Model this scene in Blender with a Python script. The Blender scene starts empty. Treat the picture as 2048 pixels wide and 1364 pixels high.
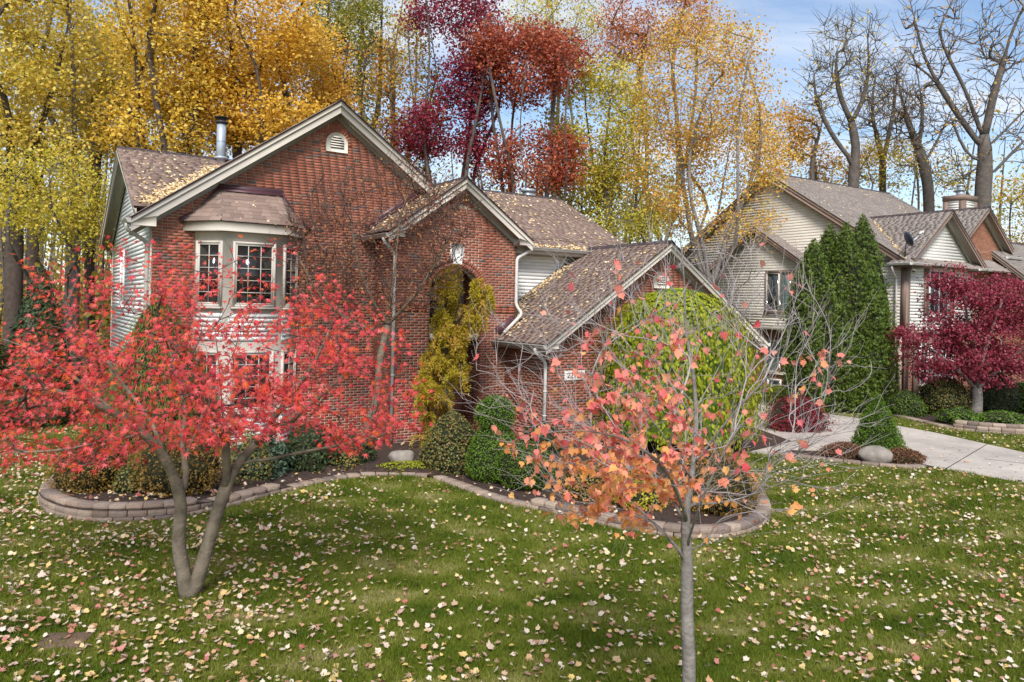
import bpy, math, random
import numpy as np
from mathutils import Matrix, Vector
from mathutils.geometry import tessellate_polygon

rng = np.random.default_rng(7)
random.seed(7)
SC = bpy.context.scene
COL = SC.collection

# ------------------------------------------------------------------ camera
CAM_H, FPX, ROLL = 3.45, 1530.0, 0.022
cd = bpy.data.cameras.new('camera')
cam = bpy.data.objects.new('camera', cd)
COL.objects.link(cam)
c_, s_ = math.cos(ROLL), math.sin(ROLL)
cam.matrix_world = Matrix(((c_, -s_, 0, 0), (0, 0, -1, 0), (s_, c_, 0, CAM_H), (0, 0, 0, 1)))
cd.sensor_width = 36.0
cd.lens = FPX / 2048 * 36.0
cd.shift_x = -0.0007
cd.shift_y = -67 / 2048
cd.clip_start = 0.1
cd.clip_end = 3000
SC.camera = cam

# ------------------------------------------------------------------ world
SUN_EL, SUN_AZ = math.radians(46), math.radians(181)     # azimuth clockwise from +Y (camera looks along +Y)
w = bpy.data.worlds.new('World')
SC.world = w
w.use_nodes = True
nt = w.node_tree
nt.nodes.clear()
def N(tree, typ, **kw):
    n = tree.nodes.new(typ)
    for k, v in kw.items():
        setattr(n, k, v)
    return n
sky = N(nt, 'ShaderNodeTexSky', sky_type='NISHITA')
sky.sun_disc = False
sky.sun_elevation = SUN_EL
sky.sun_rotation = SUN_AZ
sky.air_density = 1.0
sky.dust_density = 0.6
sky.ozone_density = 1.5
tc = N(nt, 'ShaderNodeTexCoord')
sx = N(nt, 'ShaderNodeSeparateXYZ')
nt.links.new(tc.outputs['Generated'], sx.inputs[0])
ad = N(nt, 'ShaderNodeMath', operation='ADD'); ad.inputs[1].default_value = 0.22
mx = N(nt, 'ShaderNodeMath', operation='MAXIMUM'); mx.inputs[1].default_value = 0.02
nt.links.new(sx.outputs['Z'], mx.inputs[0]); nt.links.new(mx.outputs[0], ad.inputs[0])
dv = []
for ax in 'XY':
    d = N(nt, 'ShaderNodeMath', operation='DIVIDE')
    nt.links.new(sx.outputs[ax], d.inputs[0]); nt.links.new(ad.outputs[0], d.inputs[1]); dv.append(d)
cb = N(nt, 'ShaderNodeCombineXYZ')
nt.links.new(dv[0].outputs[0], cb.inputs[0]); nt.links.new(dv[1].outputs[0], cb.inputs[1])
mp = N(nt, 'ShaderNodeMapping')
mp.inputs['Rotation'].default_value = (0, 0, 0.5)
mp.inputs['Location'].default_value = (3.3, 1.2, 0)
mp.inputs['Scale'].default_value = (0.55, 1.35, 1)
nt.links.new(cb.outputs[0], mp.inputs[0])
nz = N(nt, 'ShaderNodeTexNoise'); nz.inputs['Scale'].default_value = 1.5
nz.inputs['Detail'].default_value = 9; nz.inputs['Roughness'].default_value = 0.58; nz.inputs['Distortion'].default_value = 0.5
nt.links.new(mp.outputs[0], nz.inputs['Vector'])
cr = N(nt, 'ShaderNodeValToRGB')
cr.color_ramp.elements[0].position = 0.44; cr.color_ramp.elements[0].color = (0, 0, 0, 1)
cr.color_ramp.elements[1].position = 0.72; cr.color_ramp.elements[1].color = (1, 1, 1, 1)
nt.links.new(nz.outputs['Fac'], cr.inputs[0])
mixc = N(nt, 'ShaderNodeMixRGB')
mixc.inputs['Color2'].default_value = (5.4, 5.55, 5.9, 1)
nt.links.new(cr.outputs[0], mixc.inputs['Fac']); nt.links.new(sky.outputs[0], mixc.inputs['Color1'])
bg = N(nt, 'ShaderNodeBackground'); bg.inputs['Strength'].default_value = 0.07
nt.links.new(mixc.outputs[0], bg.inputs[0])
out = N(nt, 'ShaderNodeOutputWorld'); nt.links.new(bg.outputs[0], out.inputs[0])

# ------------------------------------------------------------------ sun, exposure
sl = bpy.data.lights.new('sun', 'SUN')
sl.energy = 1.8
sl.angle = math.radians(16)
sl.color = (1.0, 0.965, 0.92)
sun = bpy.data.objects.new('sun', sl)
COL.objects.link(sun)
sdir = Vector((math.sin(SUN_AZ) * math.cos(SUN_EL), math.cos(SUN_AZ) * math.cos(SUN_EL), math.sin(SUN_EL)))
sun.rotation_euler = sdir.to_track_quat('Z', 'Y').to_euler()
sun.location = (0, -10, 30)
SC.view_settings.view_transform = 'Standard'
SC.view_settings.look = 'None'
SC.view_settings.gamma = 1
SC.view_settings.use_curve_mapping = False
SC.view_settings.exposure = 1.45
SC.cycles.max_bounces = 6
SC.cycles.diffuse_bounces = 3
SC.cycles.transparent_max_bounces = 8

# ------------------------------------------------------------------ helpers
def at(u, v, Y):
    """the point that lies Y metres in front of the camera in the photograph's pixel (u, v)"""
    du, dv = u - 1024, v - 682
    uu = 1024 + du * c_ + dv * s_
    vv = 682 - du * s_ + dv * c_
    return np.array([(uu - 1024) / FPX * Y, Y, CAM_H - (vv - 615) / FPX * Y])

def tag(o, label=None, cat=None, group=None, kind=None):
    if label: o['label'] = label
    if cat: o['category'] = cat
    if group: o['group'] = group
    if kind: o['kind'] = kind
    return o

def empty(name, loc=(0, 0, 0), rz=0.0, parent=None):
    o = bpy.data.objects.new(name, None)
    COL.objects.link(o)
    o.location = loc
    o.rotation_euler = (0, 0, rz)
    o.empty_display_size = 0.2
    if parent: o.parent = parent
    return o

def mesh_np(name, V, Fs, mat=None, tint=None, smooth=False):
    """V (n,3); Fs one (m,k) index array or a list of them; tint one value per face"""
    if not isinstance(Fs, list): Fs = [Fs]
    Fs = [np.asarray(f, dtype=np.int32) for f in Fs if len(f)]
    me = bpy.data.meshes.new(name)
    V = np.asarray(V, dtype=np.float32)
    me.vertices.add(len(V)); me.vertices.foreach_set('co', V.ravel())
    nl = sum(f.size for f in Fs); nf = sum(len(f) for f in Fs)
    me.loops.add(nl); me.polygons.add(nf)
    me.loops.foreach_set('vertex_index', np.concatenate([f.ravel() for f in Fs]))
    st, a = [], 0
    for f in Fs:
        st.append(a + np.arange(len(f)) * f.shape[1]); a += f.size
    me.polygons.foreach_set('loop_start', np.concatenate(st).astype(np.int32))
    if tint is not None:
        at_ = me.attributes.new('tint', 'FLOAT', 'FACE')
        at_.data.foreach_set('value', np.asarray(tint, dtype=np.float32))
    me.update(calc_edges=True)
    if smooth:
        me.polygons.foreach_set('use_smooth', np.ones(nf, dtype=bool))
    if mat: me.materials.append(mat)
    return me

def add(name, me, parent=None):
    o = bpy.data.objects.new(name, me)
    COL.objects.link(o)
    if parent: o.parent = parent
    return o

CUBE_F = np.array([[0, 3, 2, 1], [4, 5, 6, 7], [0, 1, 5, 4], [1, 2, 6, 5], [2, 3, 7, 6], [3, 0, 4, 7]])

class MB:
    """collects boxes, prisms and tubes; build() links them as one mesh object"""
    def __init__(self, M=None):
        self.V, self.F, self.T, self.n = [], {}, {}, 0
        self.M = M or (lambda a, b, z: (a, b, z))
    def raw(self, V, F, tint=None):
        V = np.array([self.M(*p) for p in V], dtype=float)
        self.rawnp(V, F, tint)
    def rawnp(self, V, F, tint=None):
        tint = random.random() if tint is None else tint
        for f in F:
            k = len(f)
            self.F.setdefault(k, []).append([i + self.n for i in f])
            self.T.setdefault(k, []).append(tint)
        self.V.append(np.asarray(V, dtype=float)); self.n += len(V)
        return self
    def box(self, x0, x1, y0, y1, z0, z1, tint=None):
        self.raw([(x0, y0, z0), (x1, y0, z0), (x1, y1, z0), (x0, y1, z0), (x0, y0, z1), (x1, y0, z1), (x1, y1, z1), (x0, y1, z1)], CUBE_F, tint)
        return self
    def prism(self, poly, y0, y1, tint=None):
        """polygon in (a, z), extruded along b from y0 to y1"""
        n = len(poly)
        V = [(a, y0, z) for a, z in poly] + [(a, y1, z) for a, z in poly]
        tri = tessellate_polygon([[Vector((a, z, 0)) for a, z in poly]])
        F = [tuple(t) for t in tri] + [tuple(i + n for i in reversed(t)) for t in tri]
        F += [(i, (i + 1) % n, (i + 1) % n + n, i + n) for i in range(n)]
        self.raw(V, F, tint)
        return self
    def flat(self, poly, h0, h1, tint=None):
        """polygon in (x, y), extruded in z"""
        n = len(poly)
        V = [(x, y, h0) for x, y in poly] + [(x, y, h1) for x, y in poly]
        tri = tessellate_polygon([[Vector((x, y, 0)) for x, y in poly]])
        F = [tuple(t) for t in tri] + [tuple(i + n for i in reversed(t)) for t in tri]
        F += [(i, (i + 1) % n, (i + 1) % n + n, i + n) for i in range(n)]
        self.raw(V, F, tint)
        return self
    def bar(self, p, q, wid, hei, up=(0, 0, 1), tint=None):
        """rectangular bar from p to q, wid across, hei along up (both already in this object's space)"""
        p, q = np.array(p, float), np.array(q, float)
        d = q - p; d /= np.linalg.norm(d)
        u = np.array(up, float); sdir_ = np.cross(d, u); sdir_ /= np.linalg.norm(sdir_); u = np.cross(sdir_, d)
        a, b = sdir_ * wid / 2, u * hei / 2
        V = [p - a - b, p + a - b, p + a + b, p - a + b, q - a - b, q + a - b, q + a + b, q - a + b]
        self.rawnp(V, [(0, 1, 2, 3), (7, 6, 5, 4), (0, 4, 5, 1), (1, 5, 6, 2), (2, 6, 7, 3), (3, 7, 4, 0)], tint)
        return self
    def tube(self, pts, r, k=8, cap=True, tint=None):
        pts = np.array(pts, float); n = len(pts)
        rr = np.full(n, r) if np.isscalar(r) else np.array(r, float)
        d = np.gradient(pts, axis=0); d /= np.linalg.norm(d, axis=1)[:, None] + 1e-9
        ref = np.array([1., 0, 0]) if abs(d[0][2]) > 0.8 else np.array([0, 0, 1.])
        s = np.cross(d, ref); s /= np.linalg.norm(s, axis=1)[:, None] + 1e-9
        u = np.cross(s, d)
        ang = np.arange(k) * 2 * math.pi / k
        V = (pts[:, None, :] + rr[:, None, None] * (np.cos(ang)[None, :, None] * s[:, None, :] + np.sin(ang)[None, :, None] * u[:, None, :])).reshape(-1, 3)
        F = [(i * k + j, i * k + (j + 1) % k, (i + 1) * k + (j + 1) % k, (i + 1) * k + j) for i in range(n - 1) for j in range(k)]
        if cap: F += [tuple(range(k))[::-1], tuple((n - 1) * k + j for j in range(k))]
        self.rawnp(V, F, tint)
        return self
    def build(self, name, mat, parent=None, smooth=False, bevel=0.0):
        ks = list(self.F)
        me = mesh_np(name, np.concatenate(self.V), [np.array(self.F[k]) for k in ks], mat, np.concatenate([self.T[k] for k in ks]), smooth)
        o = add(name, me, parent)
        if bevel:
            b = o.modifiers.new('bevel', 'BEVEL'); b.width = bevel; b.segments = 2; b.limit_method = 'ANGLE'
        return o

# ------------------------------------------------------------------ materials
def ramp_set(node, stops):
    r = node.color_ramp
    while len(r.elements) > 1: r.elements.remove(r.elements[-1])
    for i, (p, c) in enumerate(stops):
        e = r.elements[0] if i == 0 else r.elements.new(p)
        e.position = p; e.color = (*c, 1)

def pbr(name, stops, rough=0.8, nscale=8.0, namp=0.25, bump=0.0, bscale=40.0, transl=0.0, spec=0.3, stain=0.0, sscale=.5, metal=0.0):
    m = bpy.data.materials.new(name); m.use_nodes = True
    t = m.node_tree; t.nodes.clear(); L = t.links.new
    o = N(t, 'ShaderNodeOutputMaterial')
    b = N(t, 'ShaderNodeBsdfPrincipled')
    b.inputs['Roughness'].default_value = rough
    b.inputs['Specular IOR Level'].default_value = spec
    b.inputs['Metallic'].default_value = metal
    if isinstance(stops[0], (int, float)): stops = [(0, stops)]
    a = N(t, 'ShaderNodeAttribute', attribute_name='tint')
    oi = N(t, 'ShaderNodeObjectInfo')
    sm = N(t, 'ShaderNodeMath', operation='ADD'); L(a.outputs['Fac'], sm.inputs[0]); L(oi.outputs['Random'], sm.inputs[1])
    fr = N(t, 'ShaderNodeMath', operation='FRACT'); L(sm.outputs[0], fr.inputs[0])
    r = N(t, 'ShaderNodeValToRGB'); ramp_set(r, stops); L(fr.outputs[0], r.inputs[0])
    tcn = N(t, 'ShaderNodeTexCoord')
    n = N(t, 'ShaderNodeTexNoise'); n.inputs['Scale'].default_value = nscale; n.inputs['Detail'].default_value = 5
    L(tcn.outputs['Object'], n.inputs['Vector'])
    mr = N(t, 'ShaderNodeMapRange'); mr.inputs[1].default_value = 0.25; mr.inputs[2].default_value = 0.75
    mr.inputs[3].default_value = 1 - namp; mr.inputs[4].default_value = 1 + namp
    L(n.outputs['Fac'], mr.inputs[0])
    mu = N(t, 'ShaderNodeMixRGB', blend_type='MULTIPLY'); mu.inputs['Fac'].default_value = 1
    L(r.outputs[0], mu.inputs['Color1']); L(mr.outputs[0], mu.inputs['Color2'])
    if stain:
        gp = N(t, 'ShaderNodeNewGeometry'); n3 = N(t, 'ShaderNodeTexNoise'); n3.inputs['Scale'].default_value = sscale; n3.inputs['Detail'].default_value = 7; n3.inputs['Roughness'].default_value = .65
        L(gp.outputs['Position'], n3.inputs['Vector'])
        mr3 = N(t, 'ShaderNodeMapRange'); mr3.inputs[1].default_value = .3; mr3.inputs[2].default_value = .7; mr3.inputs[3].default_value = 1 - stain; mr3.inputs[4].default_value = 1 + stain * .7
        L(n3.outputs['Fac'], mr3.inputs[0])
        mu2 = N(t, 'ShaderNodeMixRGB', blend_type='MULTIPLY'); mu2.inputs['Fac'].default_value = 1
        L(mu.outputs[0], mu2.inputs['Color1']); L(mr3.outputs[0], mu2.inputs['Color2']); mu = mu2
    L(mu.outputs[0], b.inputs['Base Color'])
    if bump:
        n2 = N(t, 'ShaderNodeTexNoise'); n2.inputs['Scale'].default_value = bscale; n2.inputs['Detail'].default_value = 6
        L(tcn.outputs['Object'], n2.inputs['Vector'])
        bp = N(t, 'ShaderNodeBump'); bp.inputs['Strength'].default_value = bump; bp.inputs['Distance'].default_value = 0.02
        L(n2.outputs['Fac'], bp.inputs['Height']); L(bp.outputs[0], b.inputs['Normal'])
    sh = b
    if transl:
        tl = N(t, 'ShaderNodeBsdfTranslucent'); L(mu.outputs[0], tl.inputs['Color'])
        ms = N(t, 'ShaderNodeMixShader'); ms.inputs[0].default_value = transl
        L(b.outputs[0], ms.inputs[1]); L(tl.outputs[0], ms.inputs[2]); sh = ms
    L(sh.outputs[0], o.inputs[0])
    return m

def even(*cols):
    n = len(cols)
    return [(i / max(1, n - 1), c) for i, c in enumerate(cols)]

M = {}
M['brick'] = pbr('brick', [(0, (.28, .088, .052)), (.3, (.33, .108, .064)), (.6, (.24, .075, .047)), (.85, (.37, .135, .085)), (.93, (.30, .098, .06)), (.945, (.13, .095, .088)), (1, (.16, .10, .085))], .85, 30, .22, .25, 60, stain=.20, sscale=.7)
M['mortar'] = pbr('mortar', (.54, .455, .37), .95, 20, .15, .2, 80, stain=.18, sscale=.7)
M['brick_n'] = pbr('brick_tan', even((.27, .105, .062), (.33, .135, .08), (.24, .09, .055), (.36, .16, .10)), .85, 30, .2, .2, 60)
M['white_siding'] = pbr('white_siding', even((.70, .69, .66), (.74, .73, .70)), .55, 3, .05, stain=.09, sscale=.6)
M['beige_siding'] = pbr('beige_siding', even((.62, .57, .49), (.66, .605, .52)), .6, 3, .05, stain=.09, sscale=.6)
M['pale_siding'] = pbr('pale_siding', even((.66, .63, .58), (.69, .66, .60)), .6, 3, .05, stain=.09, sscale=.6)
M['trim'] = pbr('trim_paint', even((.43, .385, .325), (.46, .41, .35)), .55, 4, .06)
M['trim_bay'] = pbr('bay_paint', even((.47, .425, .37), (.49, .44, .385)), .6, 4, .08)
M['brown_trim'] = pbr('brown_paint', even((.20, .135, .105), (.225, .155, .12)), .55, 4, .07)
M['soffit'] = pbr('soffit_paint', (.33, .30, .25), .7, 5, .06)
M['shingle'] = pbr('shingle', even((.215, .148, .118), (.285, .205, .165), (.24, .165, .132), (.18, .125, .104), (.265, .188, .152)), .95, 25, .18, .35, 120, stain=.16, sscale=.8)
M['shingle_n'] = pbr('shingle_grey', even((.255, .215, .19), (.305, .26, .232), (.23, .195, .173), (.275, .235, .21)), .95, 25, .15, .35, 120, stain=.12, sscale=.6)
M['shingle_dark'] = pbr('ridge_shingle', even((.055, .04, .042), (.075, .055, .055)), .9, 20, .2, .3, 100)
M['flashing'] = pbr('burgundy_metal', (.085, .035, .042), .45, 6, .1, spec=.5)
M['gutter'] = pbr('gutter_paint', (.40, .375, .335), .4, 5, .08, spec=.5)
M['gutter_w'] = pbr('pale_gutter', (.62, .59, .55), .4, 5, .08, spec=.5)
M['galv'] = pbr('galvanised', (.42, .47, .52), .35, 8, .1, spec=.6, metal=.35)
M['dark_metal'] = pbr('dark_metal', (.04, .035, .035), .5, 8, .15)
M['stone'] = pbr('block_stone', even((.22, .155, .115), (.38, .29, .225), (.29, .21, .165), (.17, .13, .11), (.42, .325, .25), (.33, .23, .17)), .95, 14, .35, .7, 35)
M['limestone'] = pbr('limestone', (.62, .57, .48), .9, 10, .12, .2, 50)
M['white_trim'] = pbr('white_paint', (.72, .71, .69), .5, 5, .05)
M['concrete'] = pbr('concrete', (.45, .395, .34), .9, 6, .10, .3, 60, stain=.28, sscale=.55)
M['interior'] = pbr('painted_interior_dark', (.012, .010, .010), .9, 5, .1)  # near-black paint for the unlit space behind panes and louvres
M['blind'] = pbr('blind', (.50, .55, .55), .7, 5, .05)
M['door'] = pbr('red_door', (.10, .025, .02), .5, 5, .1)
M['plaque'] = pbr('plaque_white', (.74, .72, .67), .5, 6, .06)
M['numeral'] = pbr('numeral_maroon', (.22, .03, .05), .5, 6, .05)
M['dish'] = pbr('dish_grey', (.055, .068, .10), .45, 6, .08)
M['boulder'] = pbr('boulder', even((.23, .20, .17), (.30, .26, .22)), .95, 5, .35, .6, 14)
M['lid'] = pbr('lid_brown', (.17, .10, .085), .8, 12, .15, .3, 60)
M['mulch'] = pbr('mulch', even((.045, .028, .022), (.07, .042, .03)), 1, 22, .6, 1.0, 45)
M['bark_grey'] = pbr('bark_grey', (.21, .185, .165), .95, 14, .35, .7, 30)
M['bark_maple'] = pbr('bark_mottled', (.17, .14, .10), .95, 7, .5, .8, 26)
M['bark_dark'] = pbr('bark_dark', (.075, .055, .045), .95, 8, .35, .6, 20)
M['bark_mid'] = pbr('bark_mid', (.105, .088, .075), .95, 6, .35, .6, 16)
M['twig'] = pbr('twig_grey', (.36, .31, .305), .9, 10, .25)
M['twig_dark'] = pbr('twig_dark', (.10, .065, .055), .9, 10, .25)
M['inner'] = pbr('shrub_core_shade', (.02, .022, .010), 1, 9, .5)  # near-black: the shade inside the shrubs is put into this colour

def leafm(name, *cols, tr=.42, rough=.5, spec=.25):
    M[name] = pbr(name, even(*cols), rough, 6, .12, transl=tr, spec=spec)
leafm('leaf_red', (.64, .045, .06), (.74, .09, .10), (.70, .07, .025), (.80, .17, .18), (.70, .13, .02), (.46, .025, .05), (.76, .12, .12), (.58, .04, .03), tr=.4)
leafm('leaf_orange', (.86, .36, .12), (.88, .44, .14), (.86, .28, .17), (.88, .38, .20), (.84, .20, .16), (.88, .48, .16), (.82, .32, .10), tr=.4)
leafm('leaf_pink', (.84, .22, .20), (.87, .34, .22), (.82, .15, .17), (.87, .38, .28), (.78, .10, .12), (.88, .42, .24), tr=.4)
leafm('leaf_yellow', (.76, .52, .07), (.85, .62, .14), (.66, .45, .03), (.88, .70, .22), (.58, .44, .04), (.80, .54, .06))
leafm('leaf_paleyellow', (.696, .552, .096), (.840, .696, .204), (.576, .480, .060), (.768, .624, .144), (.528, .456, .072))
leafm('leaf_golden', (.78, .46, .05), (.85, .54, .08), (.70, .38, .03), (.88, .62, .16), (.76, .46, .05), (.62, .40, .03))
leafm('leaf_yelgreen', (.450, .413, .031), (.575, .500, .050), (.350, .350, .025), (.675, .550, .075), (.500, .400, .037))
leafm('leaf_woods', (.50, .36, .05), (.60, .44, .09), (.34, .30, .04), (.62, .48, .12), (.40, .24, .05), (.26, .24, .04))
leafm('leaf_olive', (.188, .213, .025), (.275, .288, .037), (.138, .163, .019), (.375, .338, .050), (.500, .350, .050))
leafm('leaf_mixed', (.408, .336, .036), (.528, .312, .060), (.504, .216, .048), (.336, .312, .036), (.600, .384, .072), (.432, .120, .060))
leafm('leaf_crimson', (.221, .023, .042), (.338, .039, .072), (.169, .016, .039), (.390, .065, .078), (.286, .033, .078))
leafm('leaf_rust', (.378, .081, .041), (.486, .135, .061), (.324, .068, .047), (.567, .189, .081), (.432, .081, .068))
leafm('leaf_amber', (.682, .374, .055), (.770, .462, .088), (.660, .286, .055), (.814, .550, .154), (.616, .418, .055), (.682, .242, .066))
leafm('leaf_apricot', (.56, .20, .07), (.62, .26, .10), (.52, .15, .06), (.64, .34, .12))
leafm('leaf_purple', (.26, .025, .05), (.36, .05, .085), (.17, .014, .035), (.44, .12, .15), (.30, .035, .045), (.21, .02, .045), tr=.38)
leafm('leaf_lime', (.275, .325, .015), (.400, .450, .025), (.188, .237, .015), (.500, .525, .050), (.325, .338, .019), (.450, .375, .025))
leafm('leaf_arbor', (.07, .12, .016), (.12, .175, .022), (.04, .075, .012), (.17, .22, .035), (.055, .095, .014), tr=.25)
leafm('leaf_box', (.06, .11, .012), (.10, .17, .018), (.045, .085, .012), (.14, .20, .02), tr=.2)
leafm('leaf_bright', (.08, .16, .012), (.13, .22, .02), (.06, .12, .012), tr=.2)
leafm('leaf_darkgreen', (.03, .05, .016), (.05, .075, .022), (.025, .042, .016), (.07, .09, .03), tr=.12)
leafm('leaf_bluegreen', (.05, .085, .05), (.08, .12, .07), (.04, .07, .04), tr=.15)
leafm('leaf_goldglobe', (.24, .13, .025), (.32, .18, .035), (.18, .11, .02), (.38, .24, .06), (.20, .15, .03), tr=.2)
leafm('leaf_larch', (.44, .40, .03), (.396, .297, .017), (.506, .374, .028), (.308, .264, .013), (.605, .396, .055), (.374, .330, .022), tr=.3)
leafm('leaf_larchtip', (.58, .34, .07), (.52, .32, .04), (.62, .40, .10), tr=.3)
leafm('leaf_spirea', (.13, .16, .04), (.19, .20, .05), (.24, .17, .05), (.10, .13, .035), (.30, .15, .05), tr=.25)
leafm('leaf_burgundy', (.20, .015, .03), (.28, .025, .045), (.15, .01, .025), tr=.25)
leafm('leaf_heather', (.22, .085, .05), (.28, .12, .07), (.16, .07, .04), (.12, .10, .03), tr=.15)
leafm('leaf_crab', (.36, .13, .07), (.44, .20, .10), (.30, .08, .06), (.50, .28, .10), (.25, .06, .05))
leafm('leaf_thread', (.11, .14, .02), (.17, .20, .03), (.08, .11, .018), (.26, .24, .04), tr=.2)
leafm('litter_cream', (.60, .49, .37), (.68, .57, .45), (.52, .41, .29), (.64, .54, .43), tr=.1)
leafm('litter_yellow', (.68, .44, .07), (.74, .52, .14), (.62, .36, .06), tr=.15)
leafm('litter_rust', (.40, .16, .06), (.50, .24, .11), (.34, .13, .08), (.55, .30, .16), tr=.1)
leafm('litter_red', (.46, .04, .06), (.55, .13, .13), (.34, .03, .07), (.58, .24, .24), tr=.15)
leafm('litter_mix', (.60, .49, .36), (.68, .58, .45), (.62, .42, .11), (.64, .53, .42), (.36, .19, .09), (.66, .55, .42), (.66, .46, .14), (.48, .34, .23), (.42, .10, .09), (.70, .60, .50), (.52, .29, .15), (.28, .15, .09), tr=.1)
leafm('litter_roof', (.72, .52, .26), (.78, .62, .38), (.66, .42, .14), (.80, .68, .50), (.60, .36, .12), tr=.1)

def grass_mat(name, a, b, c, straw, rough=.7, tr=0.0, bump=0.0):
    m = bpy.data.materials.new(name); m.use_nodes = True
    t = m.node_tree; t.nodes.clear(); L = t.links.new
    o = N(t, 'ShaderNodeOutputMaterial'); bs = N(t, 'ShaderNodeBsdfPrincipled')
    bs.inputs['Roughness'].default_value = rough; bs.inputs['Specular IOR Level'].default_value = .2
    g = N(t, 'ShaderNodeNewGeometry')
    n1 = N(t, 'ShaderNodeTexNoise'); n1.inputs['Scale'].default_value = .9; n1.inputs['Detail'].default_value = 6; n1.inputs['Roughness'].default_value = .62
    mpn = N(t, 'ShaderNodeMapping'); mpn.inputs['Scale'].default_value = (1, 1.5, 0); L(g.outputs['Position'], mpn.inputs[0])
    L(mpn.outputs[0], n1.inputs['Vector'])
    sp = N(t, 'ShaderNodeSeparateXYZ'); L(g.outputs['Position'], sp.inputs[0])
    m1 = N(t, 'ShaderNodeMath', operation='MULTIPLY'); m1.inputs[1].default_value = -.42; L(sp.outputs['X'], m1.inputs[0])
    m2 = N(t, 'ShaderNodeMath', operation='MULTIPLY_ADD'); m2.inputs[1].default_value = .9; L(sp.outputs['Y'], m2.inputs[0]); L(m1.outputs[0], m2.inputs[2])
    nn2 = N(t, 'ShaderNodeTexNoise'); nn2.inputs['Scale'].default_value = .7; L(g.outputs['Position'], nn2.inputs['Vector'])
    m3 = N(t, 'ShaderNodeMath', operation='MULTIPLY_ADD'); m3.inputs[1].default_value = 1.2; L(nn2.outputs['Fac'], m3.inputs[0]); L(m2.outputs[0], m3.inputs[2])
    m4 = N(t, 'ShaderNodeMath', operation='MULTIPLY'); m4.inputs[1].default_value = 5.6; L(m3.outputs[0], m4.inputs[0])
    m5 = N(t, 'ShaderNodeMath', operation='SINE'); L(m4.outputs[0], m5.inputs[0])
    m6 = N(t, 'ShaderNodeMath', operation='MULTIPLY_ADD'); m6.inputs[1].default_value = .045; L(m5.outputs[0], m6.inputs[0]); L(n1.outputs['Fac'], m6.inputs[2])
    r = N(t, 'ShaderNodeValToRGB'); ramp_set(r, [(.32, a), (.47, b), (.58, c), (.68, straw)]); L(m6.outputs[0], r.inputs[0])
    at_ = N(t, 'ShaderNodeAttribute', attribute_name='tint')
    mr = N(t, 'ShaderNodeMapRange'); mr.inputs[3].default_value = .72; mr.inputs[4].default_value = 1.3; L(at_.outputs['Fac'], mr.inputs[0])
    mu = N(t, 'ShaderNodeMixRGB', blend_type='MULTIPLY'); mu.inputs['Fac'].default_value = 1 if tr else 0
    L(r.outputs[0], mu.inputs['Color1']); L(mr.outputs[0], mu.inputs['Color2']); L(mu.outputs[0], bs.inputs['Base Color'])
    sh = bs
    if bump:
        n2 = N(t, 'ShaderNodeTexNoise'); n2.inputs['Scale'].default_value = 60; n2.inputs['Detail'].default_value = 4; L(g.outputs['Position'], n2.inputs['Vector'])
        bp = N(t, 'ShaderNodeBump'); bp.inputs['Strength'].default_value = bump; bp.inputs['Distance'].default_value = .03
        L(n2.outputs['Fac'], bp.inputs['Height']); L(bp.outputs[0], bs.inputs['Normal'])
    if tr:
        tl = N(t, 'ShaderNodeBsdfTranslucent'); L(mu.outputs[0], tl.inputs['Color'])
        ms = N(t, 'ShaderNodeMixShader'); ms.inputs[0].default_value = tr
        L(bs.outputs[0], ms.inputs[1]); L(tl.outputs[0], ms.inputs[2]); sh = ms
    L(sh.outputs[0], o.inputs[0])
    return m
GA, GB, GC, GS = (.068, .108, .006), (.125, .16, .012), (.195, .21, .034), (.31, .285, .10)
M['lawn'] = grass_mat('lawn_base', tuple(x * .7 for x in GA), tuple(x * .7 for x in GB), tuple(x * .75 for x in GC), tuple(x * .75 for x in GS), .95, 0, .6)  # ground sheet in the blade colours, darkened
M['grass'] = grass_mat('grass_blade', GA, GB, GC, GS, .6, .3)
M['forest'] = pbr('forest_floor', even((.16, .11, .05), (.13, .09, .045)), 1, 3, .5, .6, 20)

def glass_mat():
    m = bpy.data.materials.new('window_glass'); m.use_nodes = True
    t = m.node_tree; t.nodes.clear(); L = t.links.new
    o = N(t, 'ShaderNodeOutputMaterial')
    tr = N(t, 'ShaderNodeBsdfTransparent'); tr.inputs['Color'].default_value = (.80, .84, .84, 1)
    gl = N(t, 'ShaderNodeBsdfGlossy'); gl.inputs['Roughness'].default_value = .06
    ms = N(t, 'ShaderNodeMixShader'); ms.inputs[0].default_value = .10
    L(tr.outputs[0], ms.inputs[1]); L(gl.outputs[0], ms.inputs[2])
    L(ms.outputs[0], o.inputs[0])
    return m
M['glass'] = glass_mat()
M['glass_dark'] = pbr('dark_glass', (.018, .017, .016), .07, 2, .3, spec=.45)
def screen_mat():
    return pbr('insect_screen', (.05, .055, .065), .6, 40, .1)
M['screen'] = screen_mat()

# ------------------------------------------------------------------ pieces: bricks, planks, shingles
def unit_box(name, mat, bev=0.0):
    """unit box centred in x,z; y from 0 (back) to -1 (front face); no back face"""
    V = np.array([(-.5, 0, -.5), (.5, 0, -.5), (.5, 0, .5), (-.5, 0, .5), (-.5, -1, -.5), (.5, -1, -.5), (.5, -1, .5), (-.5, -1, .5)], float)
    F = np.array([[4, 5, 6, 7], [0, 1, 5, 4], [1, 2, 6, 5], [2, 3, 7, 6], [3, 0, 4, 7]])
    return V, F, mesh_np(name, V, F, mat)
UV, UF, BRICK_ME = unit_box('brick', M['brick'])
BRICKN_ME = unit_box('brick', M['brick_n'])[2]

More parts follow.
